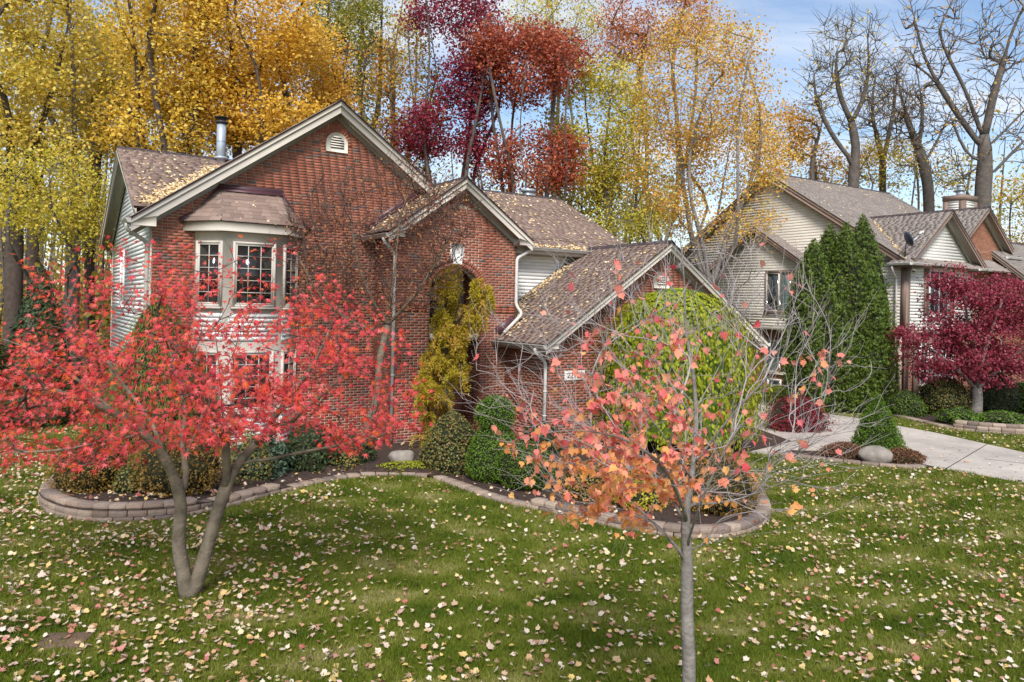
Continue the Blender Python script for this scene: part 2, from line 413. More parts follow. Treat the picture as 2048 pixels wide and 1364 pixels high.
class Pieces:
    """many boxes on planes; the first n_ind chosen become objects of their own, the rest one joined part"""
    def __init__(self, name, me, parent, mat):
        self.name, self.me, self.parent, self.mat = name, me, parent, mat
        self.items = []      # (score, matrix 4x4 numpy)
    def put(self, origin, ax, ay, az, sx, sy, sz, score):
        m = np.eye(4)
        m[:3, 0] = np.array(ax) * sx; m[:3, 1] = np.array(ay) * sy; m[:3, 2] = np.array(az) * sz; m[:3, 3] = origin
        self.items.append((score, m))
    def finish(self, n_ind, rest_name):
        self.items.sort(key=lambda i: -i[0])
        for sc, m in self.items[:n_ind]:
            o = bpy.data.objects.new(self.name, self.me); COL.objects.link(o)
            o.parent = self.parent
            o.matrix_basis = Matrix(m.tolist())
        rest = self.items[n_ind:]
        if rest:
            A = np.array([m for _, m in rest])
            V = np.einsum('nij,kj->nki', A[:, :3, :3], UV_OF[self.me.name.split('.')[0]][0]) + A[:, None, :3, 3]
            F0 = UV_OF[self.me.name.split('.')[0]][1]; k = V.shape[1]
            F = (F0[None] + (np.arange(len(rest)) * k)[:, None, None]).reshape(-1, 4)
            me = mesh_np(rest_name, V.reshape(-1, 3), F, self.mat, np.repeat(rng.random(len(rest)), len(F0)))
            o = add(rest_name, me, self.parent); o['kind'] = 'stuff'
# shingle: unit wedge, x along the eave, z up the slope, front (-y) outwards; thick at the butt
SV = np.array([(-.5, 0, 0), (.5, 0, 0), (.5, 0, 1), (-.5, 0, 1), (-.5, -1, 0), (.5, -1, 0), (.5, -.15, 1), (-.5, -.15, 1)], float)
SF = np.array([[4, 5, 6, 7], [0, 1, 5, 4], [1, 2, 6, 5], [3, 0, 4, 7]])
SHINGLE_ME = mesh_np('shingle', SV, SF, M['shingle'])
SHINGLEN_ME = mesh_np('shingle', SV, SF, M['shingle_n'])
UV_OF = {'brick': (UV, UF), 'shingle': (SV, SF)}

def span(poly, y):
    """interval of a convex polygon (x, y) at height y"""
    xs = []
    n = len(poly)
    for i in range(n):
        (x0, y0), (x1, y1) = poly[i], poly[(i + 1) % n]
        if (y0 - y) * (y1 - y) <= 0 and y0 != y1:
            xs.append(x0 + (x1 - x0) * (y - y0) / (y1 - y0))
    return (min(xs), max(xs)) if len(xs) >= 2 else None

def lay_bricks(P, o, ax, az, ay, poly, holes=None, score=None, bl=.199, bh=.0545, gap=.0135, phase=0.0):
    """running bond on the plane o + a*ax + z*az, outward normal -ay; holes(z) lists the intervals left open at height z"""
    o, ax, az, ay = map(lambda q: np.array(q, float), (o, ax, az, ay))
    z0 = min(p[1] for p in poly); z1 = max(p[1] for p in poly)
    ch = bh + gap; j = 0; z = z0 + gap / 2
    while z + bh < z1:
        sp = span(poly, z + bh / 2)
        if sp:
            cell = bl + gap
            hl = holes(z + bh / 2) if holes else []
            xs = sp[0] - ((phase + (j % 2) * cell / 2) % cell)
            while xs < sp[1] - .02:
                runs = [(max(xs, sp[0]), min(xs + bl, sp[1]))]
                for h0, h1 in hl:
                    nr = []
                    for a, b in runs:
                        if h1 <= a or h0 >= b: nr.append((a, b)); continue
                        if h0 - a > 0: nr.append((a, h0))
                        if b - h1 > 0: nr.append((h1, b))
                    runs = nr
                for a, b in runs:
                    if b - a > .025:
                        P.put(o + ax * (a + b) / 2 + az * (z + bh / 2), ax, ay, az, b - a, .004 + random.random() * .003, bh, score((a + b) / 2, z) if score else 0)
                xs += cell
        z += ch; j += 1

def lay_planks(parent, mat, o, ax, az, nrm, poly, step, skip=None, corner=True):
    """lapped clapboards on the plane o + a*ax + z*az, outward normal nrm; each board a part of its own"""
    o, ax, az, nrm = map(lambda q: np.array(q, float), (o, ax, az, nrm))
    z0 = min(p[1] for p in poly); z1 = max(p[1] for p in poly)
    z = z0
    while z < z1 - .02:
        s1, s2 = span(poly, z + .004), span(poly, min(z + step, z1 - .003))
        if s1 and s2:
            runs = [(s1[0], s1[1], s2[0], s2[1])]
            if skip:
                for (a0, a1, b0, b1) in skip:
                    nr = []
                    for r in runs:
                        if b0 < z + step * .5 < b1 and r[1] > a0 and r[0] < a1:
                            if a0 > r[0] + .05: nr.append((r[0], a0, r[2], a0))
                            if a1 < r[1] - .05: nr.append((a1, r[1], a1, r[3]))
                        else: nr.append(r)
                    runs = nr
            for (a0, a1, b0, b1) in runs:
                t0, t1 = .020, .006
                pts = []
                for (a, zz, d) in ((a0, z, 0), (a1, z, 0), (a1, z, t0), (a0, z, t0), (b0, z + step, 0), (b1, z + step, 0), (b1, z + step, t1), (b0, z + step, t1)):
                    pts.append(o + ax * a + az * zz + nrm * d)
                me = mesh_np('plank', np.array(pts), CUBE_F, mat)
                add('plank', me, parent)
        z += step

def lay_shingles(P, o, ux, wz, nrm, poly, score=None, expo=.142, wmin=.17, wmax=.34, sw=1.0):
    """shingle courses on a slope: o + u*ux + w*wz, outward normal nrm"""
    o, ux, wz, nrm = map(lambda q: np.array(q, float), (o, ux, wz, nrm))
    ay = -nrm
    w0 = min(p[1] for p in poly); w1 = max(p[1] for p in poly)
    wv = w0
    while wv < w1 - .02:
        sp = span(poly, wv + min(expo, w1 - wv) * .5)
        if sp and sp[1] - sp[0] > .05:
            x = sp[0] - random.random() * wmax
            while x < sp[1]:
                wd = wmin + random.random() * (wmax - wmin)
                a, b = max(x, sp[0]), min(x + wd - .006, sp[1])
                if b - a > .03:
                    L = min(expo * 1.12, w1 - wv)
                    P.put(o + ux * (a + b) / 2 + wz * wv, ux, ay, wz, b - a, (.016 + random.choice((0, .0, .010))) * sw, L, score((a + b) / 2, wv) if score else 0)
                x += wd
        wv += expo

def unit(v):
    v = np.array(v, float); return v / np.linalg.norm(v)

ID = lambda a, b, z: (a, b, z)
SW = lambda a, b, z: (b, a, z)

def gable(parent, Mx, a0, zap, a1, ap, slope, b0, b1, trim, shp, soffit='soffit', face_w=.23, wall_b=None, ret=True, shingle_sides=(True, True), score=None, thick=.06, back_rake=False, retw=.5, shg_poly=(None, None), soffit_drop=.0, ridge=True):
    """gable roof: ridge along b from b0 (front rake) to b1; eave ends a0, a1; apex (ap, zap); face in the a-z plane"""
    f = lambda a, b, z: np.array(Mx(a, b, z), float)
    zl, zr = zap - slope * (ap - a0), zap - slope * (a1 - ap)
    deck = MB(Mx)
    for (ae, ze) in ((a0, zl), (a1, zr)):
        deck.prism([(ae, ze - thick), (ap, zap - thick), (ap, zap), (ae, ze)], b0, b1)
    deck.build('roof', M['shingle_dark'] if shp.mat is M['shingle'] else M['shingle_n'], parent)
    for i, (ae, ze) in enumerate(((a0, zl), (a1, zr))):
        if not shingle_sides[i]: continue
        o = f(ae, b0 - .02, ze); ux = unit(f(0, 1, 0) - f(0, 0, 0)); wz = unit(f(ap, b0, zap) - f(ae, b0, ze))
        nrm = np.cross(ux, wz); nrm = nrm if nrm[2] > 0 else -nrm
        Lw = float(np.linalg.norm(f(ap, b0, zap) - f(ae, b0, ze))); Lb = b1 - b0 + .02
        poly = shg_poly[i] or [(0, -.02), (Lb, -.02), (Lb, Lw), (0, Lw)]
        lay_shingles(shp, o, ux, wz, nrm, poly, score)
    if ridge:
        cap = MB(Mx)
        n = int((b1 - b0) / .2)
        for k in range(n):
            bb = b0 - .02 + k * (b1 - b0) / n; be = bb + (b1 - b0) / n * 1.02
            wd = .13; hh = .020 + .004 * (k % 2)
            cap.prism([(ap - wd, zap - slope * wd + .004), (ap, zap + .004), (ap + wd, zap - slope * wd + .004), (ap + wd, zap - slope * wd + hh), (ap, zap + hh + .012), (ap - wd, zap - slope * wd + hh)], bb, be)
        cap.build('ridge_cap', M['shingle_dark'], parent)
    # rake boards, soffits, returns
    for bf, sg in ((b0, 1),) + (((b1, -1),) if back_rake else ()):
        for (ae, ze, sd) in ((a0, zl, 1), (a1, zr, -1)):
            r = MB(Mx)
            zt = -thick - .002
            r.prism([(ae, ze + zt), (ap, zap + zt), (ap, zap + zt - face_w), (ae, ze + zt - face_w)], bf + sg * .02, bf + sg * .055)
            r.prism([(ae, ze + zt + .02), (ap, zap + zt + .02), (ap, zap + zt - .075), (ae, ze + zt - .075)], bf - sg * .012, bf + sg * .018)
            r.build('rake_board', trim, parent)
            if wall_b is not None:
                s = MB(Mx)
                zz = zt - face_w + .05
                s.prism([(ae, ze + zz), (ap, zap + zz), (ap, zap + zz - .02), (ae, ze + zz - .02)], bf + sg * .057, wall_b)
                # frieze board against the wall
                s.prism([(ae, ze + zz - .022), (ap, zap + zz - .022), (ap, zap + zz - .16), (ae, ze + zz - .16)], wall_b - sg * .035, wall_b - sg * .014)
                s.build('rake_soffit', M[soffit], parent)
            if ret and wall_b is not None:
                bx = MB(Mx)
                zb = ze - .06 - face_w + .14 - soffit_drop
                e = ae + sd * retw
                bx.prism([(ae, zb), (e, zb), (e, ze + slope * retw + zt - face_w + .02), (ae, ze + zt - .02)], bf + sg * .012, wall_b - sg * .006)
                bx.build('eave_return', trim, parent)
    return zl, zr

def gutter(parent, p, q, out_dir, mat, size=.11):
    """K-style gutter from p to q (top back edge), projecting along out_dir"""
    p, q, od = np.array(p, float), np.array(q, float), np.array(out_dir, float)
    prof = [(0, 0), (0, -.10), (.06, -.10), (.085, -.06), (.085, -.035), (.115, -.015), (.115, 0), (.105, 0), (.105, -.012), (.075, -.035), (.055, -.09), (.01, -.09), (.01, 0)]
    n = len(prof)
    V = [e + od * x + np.array((0, 0, z)) for e in (p, q) for x, z in prof]
    F = [(i, (i + 1) % n, (i + 1) % n + n, i + n) for i in range(n)]
    mb = MB(); mb.rawnp(np.array(V), F)
    # end caps
    for e in (p, q):
        dd = unit(q - p) * .004
        c = [e + od * x + np.array((0, 0, z)) for x, z in ((0, 0), (0, -.10), (.06, -.10), (.085, -.06), (.115, -.015), (.115, 0))]
        mb.rawnp(np.array(c), [tuple(range(6))])
    return mb.build('gutter', mat, parent)

def downspout(parent, pts, mat, wdt=.075):
    mb = MB()
    # rounded elbows
    P = [np.array(p, float) for p in pts]; path = [P[0]]
    for i in range(1, len(P) - 1):
        a, b, c = P[i - 1], P[i], P[i + 1]
        ra = min(.09, np.linalg.norm(a - b) * .4); rc = min(.09, np.linalg.norm(c - b) * .4)
        p0 = b + unit(a - b) * ra; p2 = b + unit(c - b) * rc
        for t in (0, .33, .66, 1): path.append((1 - t) ** 2 * p0 + 2 * t * (1 - t) * b + t * t * p2)
    path.append(P[-1])
    mb.tube(path, wdt / 2 * 1.25, 4 if False else 6)
    for z in (0.35, 0.65):
        seg = P[-2] * (1 - z) + P[-1] * z
        mb.box(seg[0] - wdt * .62, seg[0] + wdt * .62, seg[1] - wdt * .62, seg[1] + wdt * .62, seg[2] - .015, seg[2] + .015)
    return mb.build('downspout', mat, parent, smooth=False)

def window(parent, o, ax, nrm, wd, ht, frame_m, cols=2, rows=3, casing=.09, sill=True, halves=0, blind=(False, False), muntin=True, depth=.05, muntin_m=None):
    depth = max(depth, .055)
    """window whose lower left corner of the opening is o; frame stands proud along nrm"""
    o, ax, nrm = np.array(o, float), unit(ax), unit(nrm); az = np.array((0, 0, 1.0))
    Mx = lambda a, b, z: tuple(o + ax * a + nrm * b + az * z)
    fm = MB(Mx)
    c = casing
    fm.box(-c, 0, -.01, depth, -c, ht + c); fm.box(wd, wd + c, -.01, depth, -c, ht + c)
    fm.box(0, wd, -.01, depth, ht, ht + c); fm.box(0, wd, -.01, depth, -c, 0)
    win = fm.build('window', frame_m, parent)
    mm = muntin_m or frame_m
    fr = MB(Mx)
    sfr = .04
    n = max(1, halves)
    for h in range(n):
        x0, x1 = wd * h / n, wd * (h + 1) / n
        d = depth * .8 - (.012 if h else 0)
        fr.box(x0 + .002, x0 + sfr, .001, d, .002, ht - .002); fr.box(x1 - sfr, x1 - .002, .001, d, .002, ht - .002)
        fr.box(x0 + sfr, x1 - sfr, .001, d, .002, sfr); fr.box(x0 + sfr, x1 - sfr, .001, d, ht - sfr, ht - .002)
    fr.build('sash', mm, win)
    for h in range(n):
        x0, x1 = wd * h / n + sfr, wd * (h + 1) / n - sfr
        g = MB(Mx); g.box(x0, x1, .020, .025, sfr, ht - sfr)
        g.build('pane', M['glass'] if halves else M['glass_dark'], win)
        bk = MB(Mx)
        if blind[min(h, 1)]:
            k = int((ht - 2 * sfr) / .05)
            for i in range(k):
                z = sfr + i * .05
                bk.box(x0, x1, .009, .012, z + .004, z + .045)
            bk.build('blind', M['blind'], win)
        bd = MB(Mx); bd.box(x0, x1, .002, .006, sfr, ht - sfr)
        bd.build('backing', M['screen'] if (halves and not blind[min(h, 1)]) else M['interior'], win)
    if muntin:
        mt = MB(Mx)
        for i in range(1, cols): mt.box(wd * i / cols - .009, wd * i / cols + .009, .027, .038, sfr, ht - sfr)
        for j in range(1, rows): mt.box(sfr, wd - sfr, .0275, .037, ht * j / rows - .009, ht * j / rows + .009)
        mt.build('muntin', mm, win)
    if sill:
        si = MB(Mx); si.box(-c - .03, wd + c + .03, .0, depth + .05, -c - .05, -c - .003)
        si.build('sill', frame_m, win)
    return win

# ================================================================== STRUCTURE: ground
HOUSE_A = math.radians(33)
HO = np.array([-8.042, 17.0])
E1 = np.array([math.cos(HOUSE_A), math.sin(HOUSE_A)]); E2 = np.array([-math.sin(HOUSE_A), math.cos(HOUSE_A)])
def hw(s, t): return HO + s * E1 + t * E2          # house plan coordinates to the world
NO = np.array([16.13, 31.46])
def nw(s, t): return NO + s * E1 + t * E2

def sheet(name, poly, z, mat, zf=None):
    pts = [Vector((x, y, 0)) for x, y in poly]
    tri = tessellate_polygon([pts])
    V = np.array([(x, y, zf(x, y) if zf else z) for x, y in poly])
    me = mesh_np(name, V, np.array(tri), mat)
    o = add(name, me)
    if me.polygons and me.polygons[0].normal.z < 0:
        me.flip_normals()
    o['kind'] = 'structure'
    return o

def smooth_path(pts, n=8):
    """Catmull-Rom through the points"""
    P = [np.array(p, float) for p in pts]; P = [2 * P[0] - P[1]] + P + [2 * P[-1] - P[-2]]
    out = []
    for i in range(1, len(P) - 2):
        for k in range(n):
            t = k / n
            out.append(.5 * (2 * P[i] + (P[i + 1] - P[i - 1]) * t + (2 * P[i - 1] - 5 * P[i] + 4 * P[i + 1] - P[i + 2]) * t * t + (-P[i - 1] + 3 * P[i] - 3 * P[i + 1] + P[i + 2]) * t ** 3))
    out.append(P[-2])
    return np.array(out)

lawn = add('lawn', mesh_np('lawn', [(-400, -60, 0), (400, -60, 0), (400, 900, 0), (-400, 900, 0)], np.array([[0, 1, 2, 3]]), M['lawn']))
lawn['kind'] = 'structure'
forest_edge = [(-300, 34), (-30, 27), (-16, 25), (-10, 29), (0, 33), (8, 40), (20, 60), (40, 55), (300, 60), (300, 500), (-300, 500)]
sheet('forest_floor', forest_edge, .004, M['forest'])

DRIVE = [(19, 10.4), (10.85, 16.0), (9.75, 17.5), (8.6, 18.0), (7.4, 18.35), (6.3, 18.55), (5.6, 18.9), (5.3, 19.6), (6.2, 21.6), (7.35, 22.9), (1.5, 32), (5.5, 34.5), (11.6, 25.6), (12.7, 22.6), (13.3, 19.6), (21, 14.5)]
drv = MB()
sheet('driveway', DRIVE, .006, M['concrete'])
# expansion joints of the driveway slab, cut lines as thin dark strips let in flush
jn = MB()
for a, b in (((9.9, 17.35), (13.05, 20.9)), ((12.6, 14.85), (15.6, 18.35)), ((7.4, 20.5), (12.2, 24.3)), ((11.6, 18.7), (19.6, 12.4))):
    a, b = np.array(a), np.array(b); d = (b - a) / np.linalg.norm(b - a); nrm = np.array((-d[1], d[0])) * .012
    jn.rawnp([(*(a - nrm), .010), (*(b - nrm), .010), (*(b + nrm), .010), (*(a + nrm), .010)], [(0, 1, 2, 3)])
o = jn.build('driveway_joint', M['dark_metal']); o['kind'] = 'structure'

# planting beds: paths of the low stone edging
WALL_A = smooth_path([(-8.3, 17.2), (-8.35, 14.6), (-7.95, 12.95), (-7.1, 12.05), (-6.25, 11.8), (-5.3, 12.05), (-4.74, 12.75), (-3.9, 14.2), (-3.16, 15.1), (-2.3, 15.45), (-1.6, 15.3)])
WALL_B = smooth_path([(-1.5, 15.22), (-.93, 14.5), (-.15, 13.5), (.63, 12.95), (1.84, 12.0), (2.91, 11.6), (3.8, 12.0), (4.45, 13.0), (4.8, 14.5), (5.05, 16.4), (5.1, 18.0)])
WALL_I = smooth_path([(6.5, 18.55), (7.3, 18.05), (8.1, 17.6), (8.9, 17.3), (9.75, 17.45)])
WALL_N = smooth_path([(13.0, 27.0), (13.3, 25.0), (13.35, 24.2), (13.7, 23.3), (14.6, 22.75), (15.6, 22.6), (16.8, 22.9), (18.2, 23.6), (19.5, 24.8)])
def bed_z(x, y): return float(np.interp(x, [-5.2, -4.5, -3.9, 0], [.20, .12, .055, .05]))
bedA = [tuple(p) for p in WALL_A] + [tuple(p) for p in WALL_B[2:]] + [tuple(hw(16, -3.4)), tuple(hw(8.6, -3.3)), tuple(hw(8.6, -1.4)), tuple(hw(5.3, -1.2)), tuple(hw(5.2, .1)), tuple(hw(.0, .1)), tuple(hw(-.4, .6))]
sheet('mulch_bed', bedA, 0, M['mulch'], bed_z)
bedN = [tuple(p) for p in WALL_N] + [(26, 34), tuple(nw(8, .1)), tuple(nw(0, .1)), (14.2, 30)]
sheet('mulch_bed', bedN, .05, M['mulch'])
bedI = [tuple(p) for p in WALL_I] + [(9.3, 18.2), (8.2, 19.1), (7.0, 19.2)]
sheet('mulch_bed', bedI, .03, M['mulch'])
sheet('mulch_bed', [tuple(hw(16.3, -3.0)), (7.6, 20.6), (6.6, 19.6), (5.35, 18.4), (5.2, 19.2)], .02, M['mulch'])

def stone_wall(label, path, courses, h=.096, L=.27, dep=.20, cat='garden wall', grp=None):
    """low wall of split-face blocks; courses(x, y) gives the number of courses; each block is a part"""
    root = empty('garden_wall', (*path[0], 0)); tag(root, label, cat, grp)
    seg = np.linalg.norm(np.diff(path, axis=0), axis=1); cum = np.concatenate([[0], np.cumsum(seg)])
    tot = cum[-1]
    mes = []
    for k in range(6):           # six different split-face blocks
        r = np.random.default_rng(k + 40)
        nx, nz = 5, 3
        V = []; F = []
        xs = np.linspace(-.5, .5, nx); zs = np.linspace(0, 1, nz)
        for zi, zz in enumerate(zs):
            for xi, xx in enumerate(xs):
                rough = (.16 if zi == 1 else .05) * r.random() + (.10 if 0 < xi < nx - 1 else 0) * r.random()
                V.append((xx * (1 - .012 * (zi != 1)), -.5 - rough * .55, zz))
        front = [(j * nx + i, j * nx + i + 1, (j + 1) * nx + i + 1, (j + 1) * nx + i) for j in range(nz - 1) for i in range(nx - 1)]
        b = len(V)
        V += [(-.44, .5, 0), (.44, .5, 0), (.44, .5, 1), (-.44, .5, 1)]
        F = front
        top = tuple((nz - 1) * nx + i for i in range(nx)) + (b + 2, b + 3)
        F5 = [top]
        Fq = [(0, nx, b + 3, b), (nx, 2 * nx, b + 3)] if False else [(b + 1, b, b + 3, b + 2)]
        left = (0, nx, 2 * nx, b + 3, b); right = (nx - 1, b + 1, b + 2, 3 * nx - 1, 2 * nx - 1)
        mes.append(mesh_np('stone', np.array(V), [np.array(front), np.array(Fq), np.array([left, right]), np.array(F5)], M['stone']))
    def pos(d):
        i = min(len(seg) - 1, max(0, int(np.searchsorted(cum, d) - 1)))
        f = (d - cum[i]) / seg[i]
        return path[i] * (1 - f) + path[i + 1] * f, (path[i + 1] - path[i]) / seg[i]
    maxc = 4
    for c in range(maxc):
        d = (c % 2) * L * .5
        while d + L < tot:
            ln = L * random.uniform(.9, 1.12)
            p, t = pos(d + ln / 2)
            if c < courses(*p):
                nin = np.array((-t[1], t[0])) * INSIDE
                o = bpy.data.objects.new('stone', random.choice(mes)); COL.objects.link(o); o.parent = root
                q = p + nin * (.018 * c + random.uniform(-.006, .006) + dep / 2) - path[0]
                ang = math.atan2(t[1], t[0]) + (0 if INSIDE > 0 else math.pi) + random.uniform(-.03, .03)
                o.location = (q[0], q[1], c * h + random.uniform(0, .003) - .02)
                o.rotation_euler = (0, 0, ang)
                o.scale = ((ln - .016), dep * random.uniform(.95, 1.06), h - random.uniform(.006, .012))
            d += ln
    return root
# bed lies to the left of WALL_A when walked from the house outwards?  (-8.3,17.2)->(-8.35,14.6): walking -y, inside is +x = left-hand side
INSIDE = 1
def cA(x, y):
    if x < -5.0 and y < 14.5: return 3
    if x < -5.0: return 2
    if x < -4.1: return 2
    return 1.0
stone_wall('curving low wall of tan blocks around the golden globe shrubs', WALL_A, cA)
stone_wall('low block edging curving around the bed behind the orange young maple', WALL_B, lambda x, y: 2 if x > .3 else 1)
stone_wall('single course block edging in front of the island boulder and spruce', WALL_I, lambda x, y: 1, L=.36)
stone_wall('curved two course block wall round the bed of the purple tree', WALL_N, lambda x, y: 3 if x > 13.6 else 1, h=.11, L=.33)

# ================================================================== STRUCTURE: brick house
H = empty('brick_house', (HO[0], HO[1], 0), HOUSE_A)
tag(H, 'two storey red brick house with tan trim, bay window and arched entry', 'house')
CL = np.array((-2.51, -18.64, 3.45))
def sc_front(t):
    return lambda s, z: -math.hypot(s - CL[0], t - CL[1]) - abs(z - 6) * .35 - (60 if z < 3.9 else 0)
BR = Pieces('brick', BRICK_ME, H, M['brick'])
SH = Pieces('shingle', SHINGLE_ME, H, M['shingle'])
TE, TG = -1.31, -3.35
X, Yv, Z = (1, 0, 0), (0, 1, 0), (0, 0, 1)

# --- front gable wall (plane t = 0)
GS = .707; GAP = 4.165; GZ = 8.51
def gtop(s): return GZ - .10 - GS * abs(s - GAP)
wall = MB().prism([(0, 0), (8.3, 0), (8.3, gtop(8.3)), (GAP, gtop(GAP)), (0, gtop(0))], .001, .25)
wall.build('brick_wall', M['mortar'], H)
VENT = (4.19, 7.26)
def ring_hole(cx_, cz_, R, zmin=-9, low=None):
    return lambda z: [(cx_ - low, cx_ + low)] if low and zmin < z < cz_ - .03 else [(cx_ - math.sqrt(R * R - max(0, z - cz_) ** 2), cx_ + math.sqrt(R * R - max(0, z - cz_) ** 2))] if zmin < z < cz_ + R else []
vh = ring_hole(VENT[0], VENT[1] + .22, .395, VENT[1] - .01, .285)
def holes_front(z):
    r = []
    if z < 5.15: r.append((.95, 3.2))
    r += vh(z)
    if z > 7.72: r.append((GAP - .62, GAP + .62))
    return r
lay_bricks(BR, (0, 0, 0), X, Z, Yv, [(0, 0), (8.3, 0), (8.3, gtop(8.3)), (GAP, gtop(GAP)), (0, gtop(0))], holes_front, sc_front(0))
# soldier course under the apex
for i in range(-8, 9):
    s = GAP + i * .0677
    zt = gtop(s) - .30
    BR.put((s, 0, 7.72 + (zt - 7.72) / 2 + .05), X, Yv, Z, .058, .012, max(.06, zt - 7.72 + .16), -21)
# half-round louvre vent with its brick ring
def vent(parent, s0, z0, wd, h, t, ring=True, trim='limestone'):
    r = wd / 2; pts = [(s0 - r, z0), (s0 + r, z0)]
    arc = [(s0 + r * math.cos(a), z0 + h - r + r * math.sin(a)) for a in np.linspace(0, math.pi, 15)]
    v = MB(); v.prism([(s0 - r, z0)] + [(s0 + r, z0)] + arc, t - .045, t + .0)
    root = v.build('gable_vent', M[trim], parent)
    r2 = r * .62
    v2 = MB(); v2.prism([(s0 - r2, z0 + .1), (s0 + r2, z0 + .1)] + [(s0 + r2 * math.cos(a), z0 + h - r + r2 * math.sin(a)) for a in np.linspace(0, math.pi, 13)], t - .048, t - .0455)
    v2.build('vent_dark_panel', M['interior'], root)  # no hole cut; a near-black panel paints the dark behind the louvres
    lv = MB(); z = z0 + .11
    while z < z0 + h - r + r2 - .03:
        dz = max(0, z - (z0 + h - r)); hw_ = math.sqrt(max(0, r2 ** 2 - dz ** 2))
        lv.raw([(s0 - hw_, t - .075, z), (s0 + hw_, t - .075, z), (s0 + hw_, t - .05, z + .035), (s0 - hw_, t - .05, z + .035), (s0 - hw_, t - .075, z + .012), (s0 + hw_, t - .075, z + .012), (s0 + hw_, t - .05, z + .047), (s0 - hw_, t - .05, z + .047)], CUBE_F); z += .062
    lv.build('louvre', M[trim], root)
    if ring:
        for a in np.linspace(0.02, math.pi - .02, 15):
            ax = np.array((math.cos(a), 0, math.sin(a))); tz = np.array((-math.sin(a), 0, math.cos(a)))
            BR.put(np.array((s0, t, z0 + h - r)) + ax * (r + .055), tz, Yv, ax, .062, .018, .10, -25)
vent(H, VENT[0], VENT[1], .56, .50, 0)

# main front gable roof
GA0, GA1 = -.47, 8.80
gable(H, ID, GA0, GZ, GA1, GAP, GS, -.35, .45, M['trim'], SH, wall_b=-.012, face_w=.26, shingle_sides=(True, True), retw=.5)
ib = MB(); ib.prism([(.02, GZ - GS * (GAP - .02) - .06), (GAP, GZ - .06), (8.3, GZ - GS * (8.3 - GAP) - .06), (8.3, GZ - GS * (8.3 - GAP)), (GAP, GZ), (.02, GZ - GS * (GAP - .02))], .45, 6.0); ib.build('roof', M['shingle_dark'], H)

# --- left side wall with white clapboards (plane s = 0)
wall = MB(SW).prism([(.25, 0), (8.2, 0), (8.2, 5.25), (4.1, 7.28), (.25, 5.36)], .012, .2)
wall.build('side_wall', M['mortar'], H)
lay_planks(H, M['white_siding'], (.012, 0, 0), Yv, Z, (-1, 0, 0), [(.12, .25), (8.2, .25), (8.2, 5.2), (4.1, 7.25), (.12, 5.3)], .105, skip=[(5.05, 5.75, 3.3, 4.75)])
MB().box(-.035, .0, -.0, .13, 0, 5.2).build('corner_board', M['trim'], H)
MB().box(-.02, .1, 8.2, 8.3, 0, 5.2).build('corner_board', M['trim'], H)
window(H, (.012, 5.7, 3.35), (0, -1, 0), (-1, 0, 0), .55, 1.35, M['white_trim'], 2, 4)
# main roof (ridge along the front), its left gable faces the left
gable(H, SW, .28, 7.47, 8.62, 4.1, .505, -.35, 14.25, M['trim'], SH, wall_b=-.02, face_w=.20, shingle_sides=(True, False), ret=False)
ws = MB(SW); ws.prism([(-.42, 7.47 - .505 * 4.52 - .06), (.28, 7.47 - .505 * 3.82 - .06), (.28, 7.47 - .505 * 3.82), (-.42, 7.47 - .505 * 4.52)], 8.82, 14.25); ws.build('roof', M['shingle_dark'], H)
wu = unit((0, 1, .505))
lay_shingles(SH, (8.82, -.42, 7.47 - .505 * 4.52), X, wu, np.cross(X, wu), [(0, -.02), (5.43, -.02), (5.43, .74), (0, .74)])
wr = MB(SW); wr.prism([(-.42, 5.18), (.28, 5.53), (.28, 5.33), (-.42, 4.98)], 14.20, 14.235); wr.build('rake_board', M['trim'], H)
# right wing front wall, upper storey, white clapboards (plane t = 0)
MB().box(8.3, 14.0, .02, .2, 0, 5.2).build('wing_wall', M['mortar'], H)
lay_planks(H, M['white_siding'], (0, .02, 0), X, Z, (0, -1, 0), [(8.80, 2.4), (13.95, 2.4), (13.95, 5.08), (8.80, 5.08)], .105)
MB().box(8.4, 14.2, -.40, .01, 5.0, 5.02).build('eave_soffit', M['soffit'], H)
MB().box(8.4, 14.25, -.445, -.415, 5.01, 5.20).build('fascia', M['trim'], H)
gutter(H, (8.9, -.447, 5.20), (14.2, -.447, 5.20), (0, -1, 0), M['gutter'])
MB(SW).prism([(.2, 0), (8.2, 0), (8.2, 5.25), (4.1, 7.28), (.2, 5.3)], 13.85, 14.0).build('side_wall', M['beige_siding'], H)
MB().box(.2, 13.9, 8.0, 8.2, 0, 5.2).build('rear_wall', M['beige_siding'], H)

# --- entry block
S0, S1 = 5.30, 8.79
EAP, EZ, ES = 7.045, 6.745, .715
def etop(s): return EZ - .10 - ES * abs(s - EAP)
A0, A1, SPR, AR = 6.24, 7.75, 3.72, .755
AC = (A0 + A1) / 2
arch = [(A0, 0)]
ew = MB()
ew.prism([(S0, 0), (A0, 0), (A0, SPR), (A0, etop(A0)), (S0, etop(S0))], TE + .001, TE + .32)
ew.prism([(A1, 0), (S1, 0), (S1, etop(S1)), (A1, etop(A1)), (A1, SPR)], TE + .001, TE + .32)
xs = AC - AR * np.cos(np.linspace(0, math.pi, 19))
for i in range(18):
    a, b = xs[i], xs[i + 1]
    za, zb = SPR + math.sqrt(max(0, AR ** 2 - (a - AC) ** 2)), SPR + math.sqrt(max(0, AR ** 2 - (b - AC) ** 2))
    top = [(b, etop(b)), (a, etop(a))]
    if a < EAP < b: top = [(b, etop(b)), (EAP, etop(EAP)), (a, etop(a))]
    ew.prism([(a, za), (b, zb)] + top, TE + .001, TE + .32)
ew.box(S0, S0 + .2, TE + .32, 0, 0, 5.1)
ew.box(S1 - .2, S1, TE + .32, .02, 0, 5.1)
ew.build('entry_wall', M['mortar'], H)
KEY = (6.99, 4.55, 5.06)
